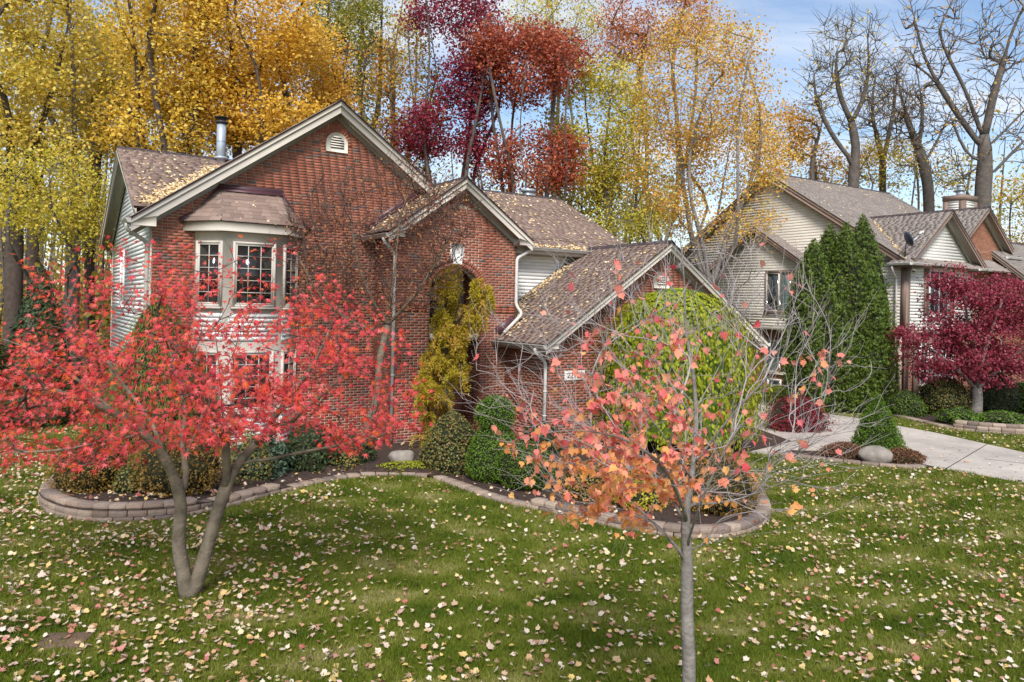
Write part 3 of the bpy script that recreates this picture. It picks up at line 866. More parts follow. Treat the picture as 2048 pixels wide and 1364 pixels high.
ah = ring_hole(AC, SPR, AR + .228, SPR)
def holes_entry(z):
    r = [(A0, A1)] if z < SPR else ah(z)
    if KEY[1] < z < KEY[2]: r = r + [(KEY[0] - .2, KEY[0] + .2)]
    if z > 5.95: r = r + [(EAP - .78, EAP + .78)]
    return r
lay_bricks(BR, (0, TE, 0), X, Z, Yv, [(S0, 0), (S1, 0), (S1, etop(S1)), (EAP, etop(EAP)), (S0, etop(S0))], holes_entry, sc_front(TE))
for i in range(-11, 12):
    s = EAP + i * .0677
    zt = etop(s) - .28
    if zt > 5.97: BR.put((s, TE, 5.95 + (zt - 5.95) / 2 + .06), X, Yv, Z, .058, .012, max(.06, min(.2, zt - 5.95)), -30)
for k, rr in ((0, AR + .055), (1, AR + .168)):
    na = int(math.pi * rr / .069)
    for a in np.linspace(.02, math.pi - .02, na):
        ax = np.array((math.cos(a), 0, math.sin(a))); tz = np.array((-math.sin(a), 0, math.cos(a)))
        BR.put(np.array((AC, TE, SPR)) + ax * rr, tz, Yv, ax, .058, .016, .104, -31)
# projecting belt of two courses at the spring of the arch
for zz in (3.33, 3.398, 3.466):
    for (a, b) in ((S0, A0), (A1, S1)):
        s = a + .1
        while s < b - .02:
            BR.put((s, TE, zz), X, Yv, Z, .203 if zz != 3.398 else .203, .03, .0575, -40); s += .2132
kk = MB(); kk.prism([(KEY[0] - .12, KEY[1] - .02), (KEY[0] + .12, KEY[1] - .02), (KEY[0] + .20, KEY[2]), (KEY[0] - .20, KEY[2])], TE - .05, TE - .0005)
kk.build('keystone', M['white_trim'], H)
# side walls of the entry block
lay_bricks(BR, (S0, 0, 0), (0, -1, 0), Z, X, [(0, 0), (1.31, 0), (1.31, 5.12), (0, 5.12)])
lay_bricks(BR, (A1, TE, 0), (0, -1, 0), Z, (1, 0, 0), [(-.32, 0), (0, 0), (0, SPR), (-.32, SPR)])
# recess: side walls, ceiling, back wall, door and transom window
rc = MB()
rc.box(A1 + .12, A1 + .3, TE + .32, -.05, 0, 5.0); rc.box(A0 - .3, A0 - .12, TE + .32, -.05, 0, 5.0)
rc.box(A0 - .12, A1 + .12, -.2, -.05, 0, 5.0)
rc.box(A0 - .12, A1 + .12, TE + .33, -.2, 4.75, 4.9)
rc.build('entry_recess', M['mortar'], H)
lay_bricks(BR, (A1 + .12, TE + .32, 0), (0, -1, 0), Z, (1, 0, 0), [(-.8, 0), (0, 0), (0, 4.7), (-.8, 4.7)])
lay_bricks(BR, (A0 - .12, -.2, 0), X, Z, Yv, [(0, 0), (1.75, 0), (1.75, 2.55), (0, 2.55)], lambda z: [(.3, 1.28)] if z < 2.25 else [])
lb = MB(); lb.box(A0 - .05, A1 + .05, TE + .1, -.2, 2.58, 2.74); lb.build('stone_lintel', M['limestone'], H)
dr = MB(); dr.box(A0 + .2, A0 + 1.15, -.26, -.201, .12, 2.2)
for zz in (.25, .95, 1.5): dr.box(A0 + .30, A0 + .62, -.275, -.262, zz, zz + .5); dr.box(A0 + .72, A0 + 1.05, -.275, -.262, zz, zz + .5)
door = dr.build('door', M['door'], H)
MB().box(A0 + 1.06, A0 + 1.10, -.33, -.262, 1.05, 1.2).build('handle', M['galv'], door)
window(H, (A0 + .1, -.21, 2.9), X, (0, -1, 0), 1.3, 1.5, M['trim'], 3, 3, muntin_m=M['trim'])
MB().box(A0 - .1, A1 + .1, TE - .25, -.2, -.05, .12).build('entry_step', M['concrete'], H)
# entry roof
gable(H, ID, 4.95, EZ, 9.12, EAP, ES, TE - .35, 1.2, M['trim'], SH, wall_b=TE - .012, face_w=.22, retw=.42, shingle_sides=(True, True))
for (a, b, z0, z1) in ((6.62, 4.90, 6.62, 5.36),):
    fl = MB(); fl.bar((4.95, -.02, 5.30), (6.60, -.02, 6.50), .05, .14, up=(0, -1, 0)); fl.bar((4.93, -.03, 5.36), (6.60, -.03, 6.57), .04, .16); fl.build('flashing', M['flashing'], H)
gutter(H, (4.95, TE - .36, 5.17), (4.95, -.03, 5.17), (-1, 0, 0), M['gutter'])
downspout(H, [(4.90, TE - .12, 5.08), (4.92, TE - .12, 4.98), (5.24, TE - .05, 4.72), (5.24, TE - .05, .12)], M['gutter_w'])
# entry right downspout onto the garage roof
downspout(H, [(9.16, TE - .18, 5.12), (9.14, TE - .18, 5.0), (8.80, TE - .06, 4.78), (8.80, TE - .06, 3.52), (8.94, TE - .16, 3.28), (8.30, TE - .28, 2.78)], M['gutter_w'])
fl = MB(); fl.bar((8.26, TE - .02, 2.78), (8.80, TE - .02, 3.14), .04, .26); fl.build('flashing', M['flashing'], H)
MB().box(8.70, 8.80, TE - .014, TE + .0, 4.6, 5.1)
gutter(H, (9.12, TE - .3, 5.17), (9.12, -.5, 5.17), (1, 0, 0), M['gutter'])

# --- garage
R0, R1 = 8.54, 16.15
RAP, RZ, RS = 12.24, 5.33, .675
def rtop(s): return RZ - .10 - RS * abs(s - RAP)
gw = MB()
gw.prism([(R0, 0), (R1, 0), (R1, rtop(R1)), (RAP, rtop(RAP)), (R0, rtop(R0))], TG + .001, TG + .2)
gw.box(R0 + .001, R0 + .2, TG + .2, TE, 0, 2.55); gw.box(R1 - .2, R1, TG + .2, 3, 0, 2.4)
gw.build('garage_wall', M['mortar'], H)
GV = (12.2, 4.06)
holes_gar = ring_hole(GV[0], GV[1] + .17, .405, GV[1] - .01, .295)
lay_bricks(BR, (0, TG, 0), X, Z, Yv, [(R0, 0), (R1, 0), (R1, rtop(R1)), (RAP, rtop(RAP)), (R0, rtop(R0))], holes_gar, sc_front(TG))
vent(H, GV[0], GV[1], .58, .46, TG, trim='limestone')
lay_bricks(BR, (R0, TE, 0), (0, -1, 0), Z, X, [(0, 0), (2.04, 0), (2.04, 2.2), (0, 2.2)])
k = 0.04
while k < 2.0:
    BR.put((R0, TE - k, 2.31), (0, -1, 0), X, Z, .058, .012, .20, -45); k += .0677
gable(H, ID, 8.18, RZ, 16.28, RAP, RS, TG - .35, .5, M['trim'], SH, wall_b=TG - .012, face_w=.20, retw=.38, shingle_sides=(True, True))
gutter(H, (8.18, TG - .36, 2.56), (8.18, TE - .01, 2.56), (-1, 0, 0), M['gutter'])
MB().box(8.2, 8.53, TG - .33, TE - .01, 2.40, 2.42).build('eave_soffit', M['soffit'], H)
MB().box(8.185, 8.21, TG - .33, TE - .01, 2.41, 2.56).build('fascia', M['trim'], H)
gutter(H, (16.28, TG - .36, 2.56), (16.28, 1, 2.56), (1, 0, 0), M['gutter_w'])
downspout(H, [(8.13, TG + .05, 2.47), (8.13, TG + .05, 2.38), (8.46, TG + .07, 2.10), (8.46, TG + .07, .1)], M['gutter_w'])
# number plaque
PQ = (8.98, 9.62, 1.66, 1.90)
pl = MB(); pl.box(PQ[0], PQ[1], TG - .035, TG - .014, PQ[2], PQ[3]); plq = pl.build('number_plaque', M['plaque'], H, bevel=.004)
fc = bpy.data.curves.new('house_number', 'FONT'); fc.body = '22151'; fc.size = .20; fc.extrude = .004; fc.align_x = 'CENTER'; fc.align_y = 'CENTER'
fc.materials.append(M['numeral'])
tmp = bpy.data.objects.new('tmp', fc); COL.objects.link(tmp)
tme = bpy.data.meshes.new_from_object(tmp.evaluated_get(bpy.context.evaluated_depsgraph_get())); bpy.data.objects.remove(tmp)
fo = add('house_number', tme, plq)
fo.location = ((PQ[0] + PQ[1]) / 2, TG - .040, (PQ[2] + PQ[3]) / 2); fo.rotation_euler = (math.pi / 2, 0, 0); fo.scale = (1.0, .95, 1)

# --- left gable gutter and downspout
gutter(H, (-.47, -.36, 5.20), (-.47, .46, 5.20), (-1, 0, 0), M['gutter'])
downspout(H, [(-.53, -.12, 5.10), (-.53, -.10, 4.98), (-.09, .10, 4.72), (-.09, .10, .25), (-.30, -.15, .12)], M['gutter'])

# --- bay
BP = [(.88, 0), (1.45, -.60), (2.70, -.60), (3.27, 0)]
by = MB(); by.flat([(.88, .02)] + BP + [(3.27, .02)], .1, 5.12); bay = by.build('bay', M['trim_bay'], H)
for i in range(3):
    p, q = np.array(BP[i]), np.array(BP[i + 1]); d = unit(q - p); nrm = np.array((d[1], -d[0]));  L = np.linalg.norm(q - p)
    m = .13 if i != 1 else .2
    wdt = L - 2 * m
    for (z0, hgt) in ((3.38, 1.38), (.98, 1.28)):
        p0 = p + d * m
        window(H, (*p0, z0), (*d, 0), (*nrm, 0), wdt, hgt, M['trim_bay'], 3 if i == 1 else 2, 5, casing=.055, sill=True)
    for (z0, z1) in ((2.55, 3.16), (.14, .72)):
        o3 = np.array((p[0], p[1], 0)) + np.array((nrm[0], nrm[1], 0)) * .002
        lay_planks(H, M['white_siding'], o3, (*d, 0), Z, (*nrm, 0), [(.06, z0), (L - .06, z0), (L - .06, z1), (.06, z1)], .105)
EP = [(.61, 0), (1.30, -.78), (2.85, -.78), (3.48, 0)]
MB().flat([(.63, -.001)] + [(1.315, -.75), (2.835, -.75)] + [(3.46, -.001)], 5.03, 5.235).build('bay_fascia', M['trim'], H)
TP = [(1.41, -.02, 6.07), (2.80, -.02, 6.07)]
ZE = 5.25
e3 = [np.array((x, y, ZE)) for x, y in EP]
def face_shingles(P, pts, score=None, **k):
    p = [np.array(q, float) for q in pts]
    ux = unit(p[1] - p[0]); n = unit(np.cross(p[1] - p[0], p[-1] - p[0])); n = n if n[2] > 0 else -n
    wz = np.cross(n, ux); wz = wz if wz[2] > 0 else -wz
    lay_shingles(P, p[0], ux, wz, n, [((q - p[0]) @ ux, (q - p[0]) @ wz) for q in p], score, **k)
bs = lambda u, v: 100
rf = MB(); rf.rawnp(np.array([e3[0], e3[1], e3[2], e3[3], TP[0], TP[1], (.61, 0, ZE - .012), (3.48, 0, ZE - .012)]), [(0, 1, 4), (1, 2, 5, 4), (2, 3, 5)]); rf.build('bay_roof', M['shingle_dark'], H)
face_shingles(SH, [e3[0], e3[1], TP[0]], bs, expo=.125)
face_shingles(SH, [e3[1], e3[2], TP[1], TP[0]], bs, expo=.125)
face_shingles(SH, [e3[2], e3[3], TP[1]], bs, expo=.125)
fl = MB()
fl.bar((.56, -.03, 5.25), (1.0, -.03, 5.50), .035, .14); fl.bar((.99, -.031, 5.49), (1.42, -.031, 6.10), .035, .14)
fl.bar((1.37, -.035, 6.10), (2.84, -.035, 6.10), .04, .15); fl.bar((1.37, -.10, 6.045), (2.84, -.10, 6.045), .11, .012, up=(0, -.75, .66))
fl.bar((2.79, -.03, 6.10), (3.10, -.03, 5.60), .035, .13); fl.bar((3.09, -.031, 5.61), (3.54, -.031, 5.22), .035, .13)
fl.build('flashing', M['flashing'], H)

# --- flue pipe and roof vent
fp = MB(); fp.tube([(2.25, 3.95, 7.2), (2.25, 3.95, 7.85), (2.25, 3.95, 8.5)], .125, 18); flue = fp.build('flue_pipe', M['galv'], H, smooth=False)
bb = MB(); bb.tube([(2.25, 3.95, 7.93), (2.25, 3.95, 7.96)], .130, 18); bb.tube([(2.25, 3.95, 7.44), (2.25, 3.95, 7.50)], .19, 16); bb.build('pipe_band', M['galv'], flue)
cp = MB(); cp.tube([(2.25, 3.95, 8.44), (2.25, 3.95, 8.50), (2.25, 3.95, 8.501)], [.16, .18, .02], 18); cp.tube([(2.25, 3.95, 8.50), (2.25, 3.95, 8.60)], .10, 14); cp.tube([(2.25, 3.95, 8.60), (2.25, 3.95, 8.62), (2.25, 3.95, 8.66)], [.20, .20, .05], 18)
cp.build('flue_cap', M['dark_metal'], flue)
rv = MB(); rv.box(12.75, 13.05, 4.1, 4.4, 7.3, 7.62); rv.box(12.70, 13.10, 4.05, 4.45, 7.63, 7.72); rv.build('roof_vent', M['galv'], H)
BR.finish(300, 'brickwork')
SH.finish(300, 'shingles')

# ================================================================== STRUCTURE: neighbour's house
NH = empty('siding_house', (NO[0], NO[1], 0), HOUSE_A)
tag(NH, 'beige sided house with brown trim behind the tall arborvitae', 'house')
NBR = Pieces('brick', BRICKN_ME, NH, M['brick_n'])
NSH = Pieces('shingle', SHINGLEN_ME, NH, M['shingle_n'])
gable(NH, SW, -.45, 10.3, 14.2, 6.9, .64, -.35, 10.2, M['brown_trim'], NSH, wall_b=-.03, face_w=.26, ret=False, shingle_sides=(True, False))
MB(SW).prism([(0, 2.75), (13.8, 2.75), (13.8, 5.6), (6.9, 10.05), (0, 5.6)], .0, .2).build('side_wall', M['mortar'], NH)
lay_planks(NH, M['beige_siding'], (0, 0, 0), Yv, Z, (-1, 0, 0), [(.05, 2.78), (13.8, 2.78), (13.8, 5.6), (6.9, 10.02), (.05, 5.62)], .13)
MB().box(-.03, .25, -.1, 13.8, 2.66, 2.77).build('band_board', M['brown_trim'], NH)
MB().box(.25, .45, .3, 13.8, 0, 2.66).build('brick_wall', M['mortar'], NH)
NCL = np.array((-30.7, -17.6))
lay_bricks(NBR, (.25, 13.8, 0), (0, -1, 0), Z, X, [(0, 0), (13.5, 0), (13.5, 2.66), (0, 2.66)], lambda z: [(6.62, 8.28)] if .5 < z < 2.2 else [], lambda a, z: 10 + a)
window(NH, (.25, 7.1, .62), (0, -1, 0), (-1, 0, 0), 1.5, 1.48, M['beige_siding'], halves=2, blind=(True, False), muntin=False, casing=.07, depth=.06)
window(NH, (.25, 6.9, -.2), (0, -1, 0), (-1, 0, 0), .7, .42, M['white_trim'], halves=1, muntin=False, casing=.05, depth=.06)
# bump-out with its own gable
MB(SW).prism([(4.4, 2.72), (9.6, 2.72), (9.6, 5.55), (7.0, 7.35), (4.4, 5.55)], -.6, -.02).build('bump_out', M['mortar'], NH)
lay_planks(NH, M['beige_siding'], (-.6, 0, 0), Yv, Z, (-1, 0, 0), [(4.52, 2.85), (9.55, 2.85), (9.55, 5.6), (7.0, 7.28), (4.52, 5.62)], .13, skip=[(4.97, 6.53, 3.47, 5.42)])
MB().box(-.64, -.6, 4.4, 4.55, 2.7, 5.5).build('corner_board', M['brown_trim'], NH)
MB().box(-.63, -.02, 4.38, 9.62, 2.66, 2.84).build('band_board', M['soffit'], NH)
gable(NH, SW, 4.08, 7.6, 9.92, 7.0, .645, -.95, .1, M['brown_trim'], NSH, soffit='brown_trim' if False else 'soffit', wall_b=-.62, face_w=.2, ret=False, ridge=False)
window(NH, (-.6, 6.45, 3.55), (0, -1, 0), (-1, 0, 0), 1.42, 1.8, M['brown_trim'], halves=2, blind=(False, True), muntin=False, casing=.07, depth=.06, muntin_m=M['beige_siding'])
# front: siding gable
FAP, FZ, FS = 2.70, 8.02, .775
MB().prism([(0, 2.8), (5.4, 2.8), (5.4, 5.72), (FAP, FZ - .2), (0, 5.72)], .0, .2).build('front_wall', M['mortar'], NH)
lay_planks(NH, M['pale_siding'], (0, 0, 0), X, Z, (0, -1, 0), [(.3, 2.86), (5.4, 2.86), (5.4, 5.7), (FAP, FZ - .25), (.3, 5.95)], .13, skip=[(1.72, 3.36, 3.48, 5.52)])
gable(NH, ID, -.15, FZ, 5.62, FAP, FS, -.45, 4.2, M['brown_trim'], NSH, wall_b=-.03, face_w=.2, ret=False, soffit='soffit')
cb_ = MB(); cb_.box(-.03, .30, -.035, .0, 0, 5.6); cb_.box(-.035, -.0, -.035, .18, 2.8, 5.5); cb_.build('corner_board', M['brown_trim'], NH)
# pent roof returns
def pent(s0, s1, t0, t1, z):
    p = MB(); V = [(s0, t0, z), (s1, t0, z), (s1, t1, z), (s0, t1, z), (s0 + .42, t0 + .42, z + .30), (s1 - .42, t0 + .42, z + .30), (s1 - .42, t1, z + .30), (s0 + .42, t1, z + .30)]
    p.rawnp(np.array(V), [(0, 1, 5, 4), (3, 0, 4, 7), (1, 2, 6, 5), (4, 5, 6, 7)]); p.build('eave_roof', M['shingle_n'], NH)
    for a, b, c in (((s0, t0), (s1, t0), s1), ((s0, t1), (s0, t0), s0), ((s1, t0), (s1, t1), s1)):
        face_shingles(NSH, [np.array((*a, z)), np.array((*b, z)), np.array((b[0] + (.42 if b[0] == s0 else -.42), max(b[1], t0 + .42) if b[1] == t0 else b[1], z + .3)), np.array((a[0] + (.42 if a[0] == s0 else -.42), t0 + .42 if a[1] == t0 else a[1], z + .3))])
    b = MB(); b.box(s0 + .06, s1 - .06, t0 + .06, t1, z - .16, z - .01); b.build('eave_box', M['brown_trim'], NH)
    gutter(NH, (s0, t0, z), (s1, t0, z), (0, -1, 0), M['gutter_w'], ); gutter(NH, (s0, t1, z), (s0, t0, z), (-1, 0, 0), M['gutter_w'])
pent(-.5, .85, -.5, .45, 5.62)
pent(4.95, 5.95, -.5, .1, 5.62)
downspout(NH, [(-.5, .3, 5.5), (-.48, .3, 5.35), (-.12, .32, 5.0), (-.10, .32, .15)], M['gutter_w'])
window(NH, (1.80, 0, 3.56), X, (0, -1, 0), 1.48, 1.86, M['white_trim'], halves=2, cols=4, rows=3, casing=.08, depth=.06, muntin_m=M['white_trim'])
for a in (1.36, 3.42):
    sh_ = MB(); sh_.box(a, a + .33, -.05, -.021, 3.5, 5.5)
    for zz in np.arange(3.6, 5.35, .06): sh_.box(a + .04, a + .29, -.062, -.05, zz, zz + .035)
    sh_.build('shutter', M['brown_trim'], NH)
# ground floor front: brick, with a brown panelled bay
MB().box(.0, 8.6, .10, .3, 0, 2.8).build('front_wall', M['mortar'], NH)
lay_bricks(NBR, (0, .10, 0), X, Z, Yv, [(.0, 0), (8.5, 0), (8.5, 2.75), (.0, 2.75)], lambda z: [(.76, 3.92)] if z < 2.62 else [], lambda s, z: 5 - s)
pb = MB(); pb.box(.78, 3.9, -.02, .10, 0.05, 2.6); pb.build('bay_panel', M['brown_trim'], NH)
window(NH, (1.15, -.02, .62), X, (0, -1, 0), .52, 1.62, M['white_trim'], cols=2, rows=3, casing=.06, depth=.06)
window(NH, (2.05, -.02, .30), X, (0, -1, 0), 1.62, 1.95, M['white_trim'], halves=2, cols=6, rows=3, casing=.08, depth=.06, muntin_m=M['white_trim'])
vv = MB()
for zz in (.08, .16, .24): vv.box(1.08, 1.62, -.05, -.021, zz, zz + .06)
vv.build('wall_grille', M['white_trim'], NH)
MB().box(.0, 5.5, -.02, .10, 2.66, 2.80).build('band_board', M['brown_trim'], NH)
# front: brick gable
BAP, BZ, BT = 6.75, 8.56, .4
bw = lambda s: BZ - .22 - .775 * abs(s - BAP)
MB().prism([(5.0, 2.7), (9.2, 2.7), (9.2, bw(9.2)), (BAP, bw(BAP)), (5.0, bw(5.0))], BT, BT + .2).build('brick_wall', M['mortar'], NH)
lay_bricks(NBR, (0, BT, 0), X, Z, Yv, [(5.0, 2.7), (9.2, 2.7), (9.2, bw(9.2)), (BAP, bw(BAP)), (5.0, bw(5.0))], None, lambda s, z: 20 + z)
gable(NH, ID, 4.4, BZ, 9.1, BAP, .775, BT - .42, 4.6, M['brown_trim'], NSH, wall_b=BT - .03, face_w=.2, ret=False)
pent(8.3, 9.75, -.1, .5, 6.35)
# right side wing, lower, brick gable turned to the left
MB(SW).prism([(-4.5, 0), (3, 0), (3, 7.0), (-.4, 5.6), (-4.5, 1.9)], 8.2, 8.4).build('wing_wall', M['mortar'], NH)
lay_bricks(NBR, (8.2, 0, 0), (0, -1, 0), Z, X, [(0, 0), (4.4, 0), (4.4, 1.75), (.2, 5.2), (0, 5.3)], None, lambda s, z: 1)
gable(NH, SW, -4.9, 7.3, 7.3, 1.2, .84, 7.9, 16, M['brown_trim'], NSH, wall_b=8.17, face_w=.2, ret=False, shingle_sides=(True, False))
# chimney
ch = MB(); ch.box(9.45, 10.75, 2.5, 3.5, 6.5, 9.62); chim = ch.build('chimney', M['mortar'], NH)
for nm, (a0_, a1_, b_) in (('f', (9.45, 10.75, 2.5)),):
    lay_planks(NH, M['pale_siding'], (0, 2.5, 0), X, Z, (0, -1, 0), [(9.65, 8), (10.55, 8), (10.55, 9.4), (9.65, 9.4)], .13)
lay_planks(NH, M['pale_siding'], (9.45, 0, 0), Yv, Z, (-1, 0, 0), [(2.7, 8), (3.3, 8), (3.3, 9.4), (2.7, 9.4)], .13)
cbm = MB()
for (a, b) in ((9.42, 9.66), (10.54, 10.78)): cbm.box(a, b, 2.47, 2.5, 8, 9.4)
for (a, b) in ((2.47, 2.71), (3.29, 3.53)): cbm.box(9.42, 9.45, a, b, 8, 9.4)
cbm.box(9.40, 10.80, 2.45, 3.55, 9.41, 9.68); cbm.build('chimney_trim', M['brown_trim'], chim)
cc = MB(); cc.tube([(10.1, 3.0, 9.68), (10.1, 3.0, 9.95)], .2, 14); cc.tube([(10.1, 3, 9.98), (10.1, 3, 10.0)], .3, 14); cc.tube([(10.1, 3, 10.0), (10.1, 3, 10.22)], .15, 12); cc.tube([(10.1, 3, 10.23), (10.1, 3, 10.28), (10.1, 3, 10.34)], [.22, .2, .03], 14); cc.build('flue_cap', M['galv'], chim)
# meter on the wall
mtb = MB(); mtb.box(.08, .25, 1.3, 1.62, .5, 1.35); mtb.tube([(.16, 1.45, .5), (.16, 1.45, 0)], .06, 8); mtb.build('utility_meter', M['gutter'], NH)
NBR.finish(300, 'brickwork')
NSH.finish(300, 'shingles')

# satellite dish on the neighbour's eave
dsh = empty('satellite_dish', (*nw(-.25, -.15), 5.95), HOUSE_A); tag(dsh, 'grey satellite dish on the eave of the beige sided house', 'satellite dish')
dm = MB(); nr = 16
Vd = [(0, 0, 0)]; Fd = []
for j in range(1, 5):
    r = .34 * j / 4
    for i in range(nr): Vd.append((r * .92 * math.cos(i * 2 * math.pi / nr), r * 1.1 * math.sin(i * 2 * math.pi / nr), .09 * (j / 4) ** 2))
for i in range(nr): Fd.append((0, 1 + i, 1 + (i + 1) % nr))
for j in range(3):
    for i in range(nr): Fd.append((1 + j * nr + i, 1 + (j + 1) * nr + i, 1 + (j + 1) * nr + (i + 1) % nr, 1 + j * nr + (i + 1) % nr))
Rd = Matrix.Rotation(math.radians(-38), 3, 'Z') @ Matrix.Rotation(math.radians(68), 3, 'Y')
Rd = np.array(Rd)
dm.rawnp(np.array(Vd) @ Rd.T + (0, 0, .62), Fd); dobj = dm.build('reflector', M['dish'], dsh, smooth=True)
sol = dobj.modifiers.new('thick', 'SOLIDIFY'); sol.thickness = .012
ax_ = Rd @ np.array((0, 0, 1.0))
am = MB(); fcs = np.array((0, 0, .55)) + ax_ * .62 + np.array((0, 0, .12)); am.tube([np.array((0, 0, .32)) + ax_ * .03, fcs], .022, 8); am.build('feed_arm', M['galv'], dsh)
lm = MB(); lm.tube([fcs - ax_ * .12, fcs + ax_ * .05], .055, 10); lm.box(fcs[0] - .04, fcs[0] + .04, fcs[1] - .09, fcs[1] + .09, fcs[2] - .02, fcs[2] + .08); lm.build('receiver', M['gutter_w'], dsh)
ms_ = MB(); ms_.tube([(-.02, .05, -.08), (-.02, .03, .25), (0, 0, .55)], .028, 8); ms_.tube([(.2, .2, -.05), (0, .02, .35)], .015, 6); ms_.tube([(-.2, .25, -.05), (0, .02, .35)], .015, 6); ms_.build('mast', M['dark_metal'], dsh)

# ================================================================== VEGETATION
def bez(p0, p1, p2, n):
    t = np.linspace(0, 1, n)[:, None]
    return (1 - t) ** 2 * p0 + 2 * t * (1 - t) * p1 + t * t * p2

def tri_fan(outer, droop=.0, fold=.0):
    """leaf outline as a fan; petiole at the origin, leaf along +x"""
    V = [(.0, 0, 0)] + [(x, y, -droop * ((x) ** 2 + y * y) + fold * abs(y)) for x, y in outer]
    n = len(outer)
    return np.array(V, float), np.array([(0, i, i + 1) for i in range(1, n)])

def palm_leaf(droop, fold=0):          # seven narrow lobes
    pts = []
    for a, r in ((-118, .36), (-98, .17), (-76, .58), (-54, .22), (-38, .80), (-20, .28), (0, 1.0), (20, .28), (38, .80), (54, .22), (76, .58), (98, .17), (118, .36)):
        a = math.radians(a); pts.append((r * math.cos(a), r * math.sin(a)))
    return tri_fan(pts, droop, fold)

def maple_leaf(droop, fold=0):         # broad leaf of three to five lobes
    pts = [(.02, -.10), (-.06, -.34), (.18, -.36), (.30, -.56), (.42, -.40), (.60, -.44), (.62, -.24), (1.0, 0), (.62, .24), (.60, .44), (.42, .40), (.30, .56), (.18, .36), (-.06, .34), (.02, .10)]
    return tri_fan(pts, droop, fold)

def oval_leaf(droop, wd=.5):
    V = np.array([(0, 0, 0), (.45, -wd / 2, -droop * .3 + .06), (1, 0, -droop), (.45, wd / 2, -droop * .3 + .06)], float)
    return V, np.array([(0, 1, 2), (0, 2, 3)])

def long_leaf(droop, wd=.35):
    V = np.array([(0, 0, 0), (.35, -wd / 2, .03), (.7, -wd * .4, -droop * .5), (1, 0, -droop), (.7, wd * .4, -droop * .5), (.35, wd / 2, .03)], float)
    return V, np.array([(0, 1, 5), (1, 2, 4), (1, 4, 5), (2, 3, 4)])

def spray_leaf():                      # flat conifer spray of three lobes
    V = np.array([(0, 0, 0), (.5, -.10, .02), (.55, -.42, -.05), (.7, -.08, 0), (1, 0, -.10), (.7, .08, 0), (.55, .42, -.05), (.5, .10, .02)], float)
    return V, np.array([(0, 1, 7), (1, 2, 3), (1, 3, 5), (1, 5, 7), (3, 4, 5), (5, 6, 7)])

def frames(nrm, tang=None):
    """rotation matrices with z along nrm, x along tang (random when None)"""
    n = nrm / (np.linalg.norm(nrm, axis=1)[:, None] + 1e-9)
    t = rng.normal(size=n.shape) if tang is None else tang
    t = t - n * np.sum(t * n, axis=1)[:, None]
    t /= np.linalg.norm(t, axis=1)[:, None] + 1e-9
    return np.stack([t, np.cross(n, t), n], axis=2)

def place(tmpl, pos, R, size):
    V0, F0 = tmpl
    V = np.einsum('nij,kj->nki', R, V0) * np.asarray(size)[:, None, None] + pos[:, None, :]
    F = F0[None] + (np.arange(len(pos)) * len(V0))[:, None, None]
    return V.reshape(-1, 3), F.reshape(-1, F0.shape[1])

def leaf_mesh(name, mat, tmpls, pos, R, size, parent=None, local=None):
    """one mesh of all leaves, templates dealt out evenly; local = origin of the parent"""
    pos = np.asarray(pos, float)
    if local is not None: pos = pos - np.asarray(local)
    Vs, Fs, T, n = [], [], [], 0
    for k, tm in enumerate(tmpls):
        sel = np.arange(len(pos)) % len(tmpls) == k
        if not sel.any(): continue
        V, F = place(tm, pos[sel], R[sel], np.asarray(size)[sel])
        Fs.append(F + n); n += len(V); Vs.append(V); T.append(np.repeat(rng.random(sel.sum()), len(tm[1])))
    return add(name, mesh_np(name, np.concatenate(Vs), Fs, mat, np.concatenate(T)), parent)

def resample(pts, seg):
    pts = np.asarray(pts, float)
    d = np.concatenate([[0], np.cumsum(np.linalg.norm(np.diff(pts, axis=0), axis=1))])
    n = max(2, int(math.ceil(d[-1] / seg)) + 1)
    q = np.linspace(0, d[-1], n)
    return np.stack([np.interp(q, d, pts[:, i]) for i in range(3)], axis=1)

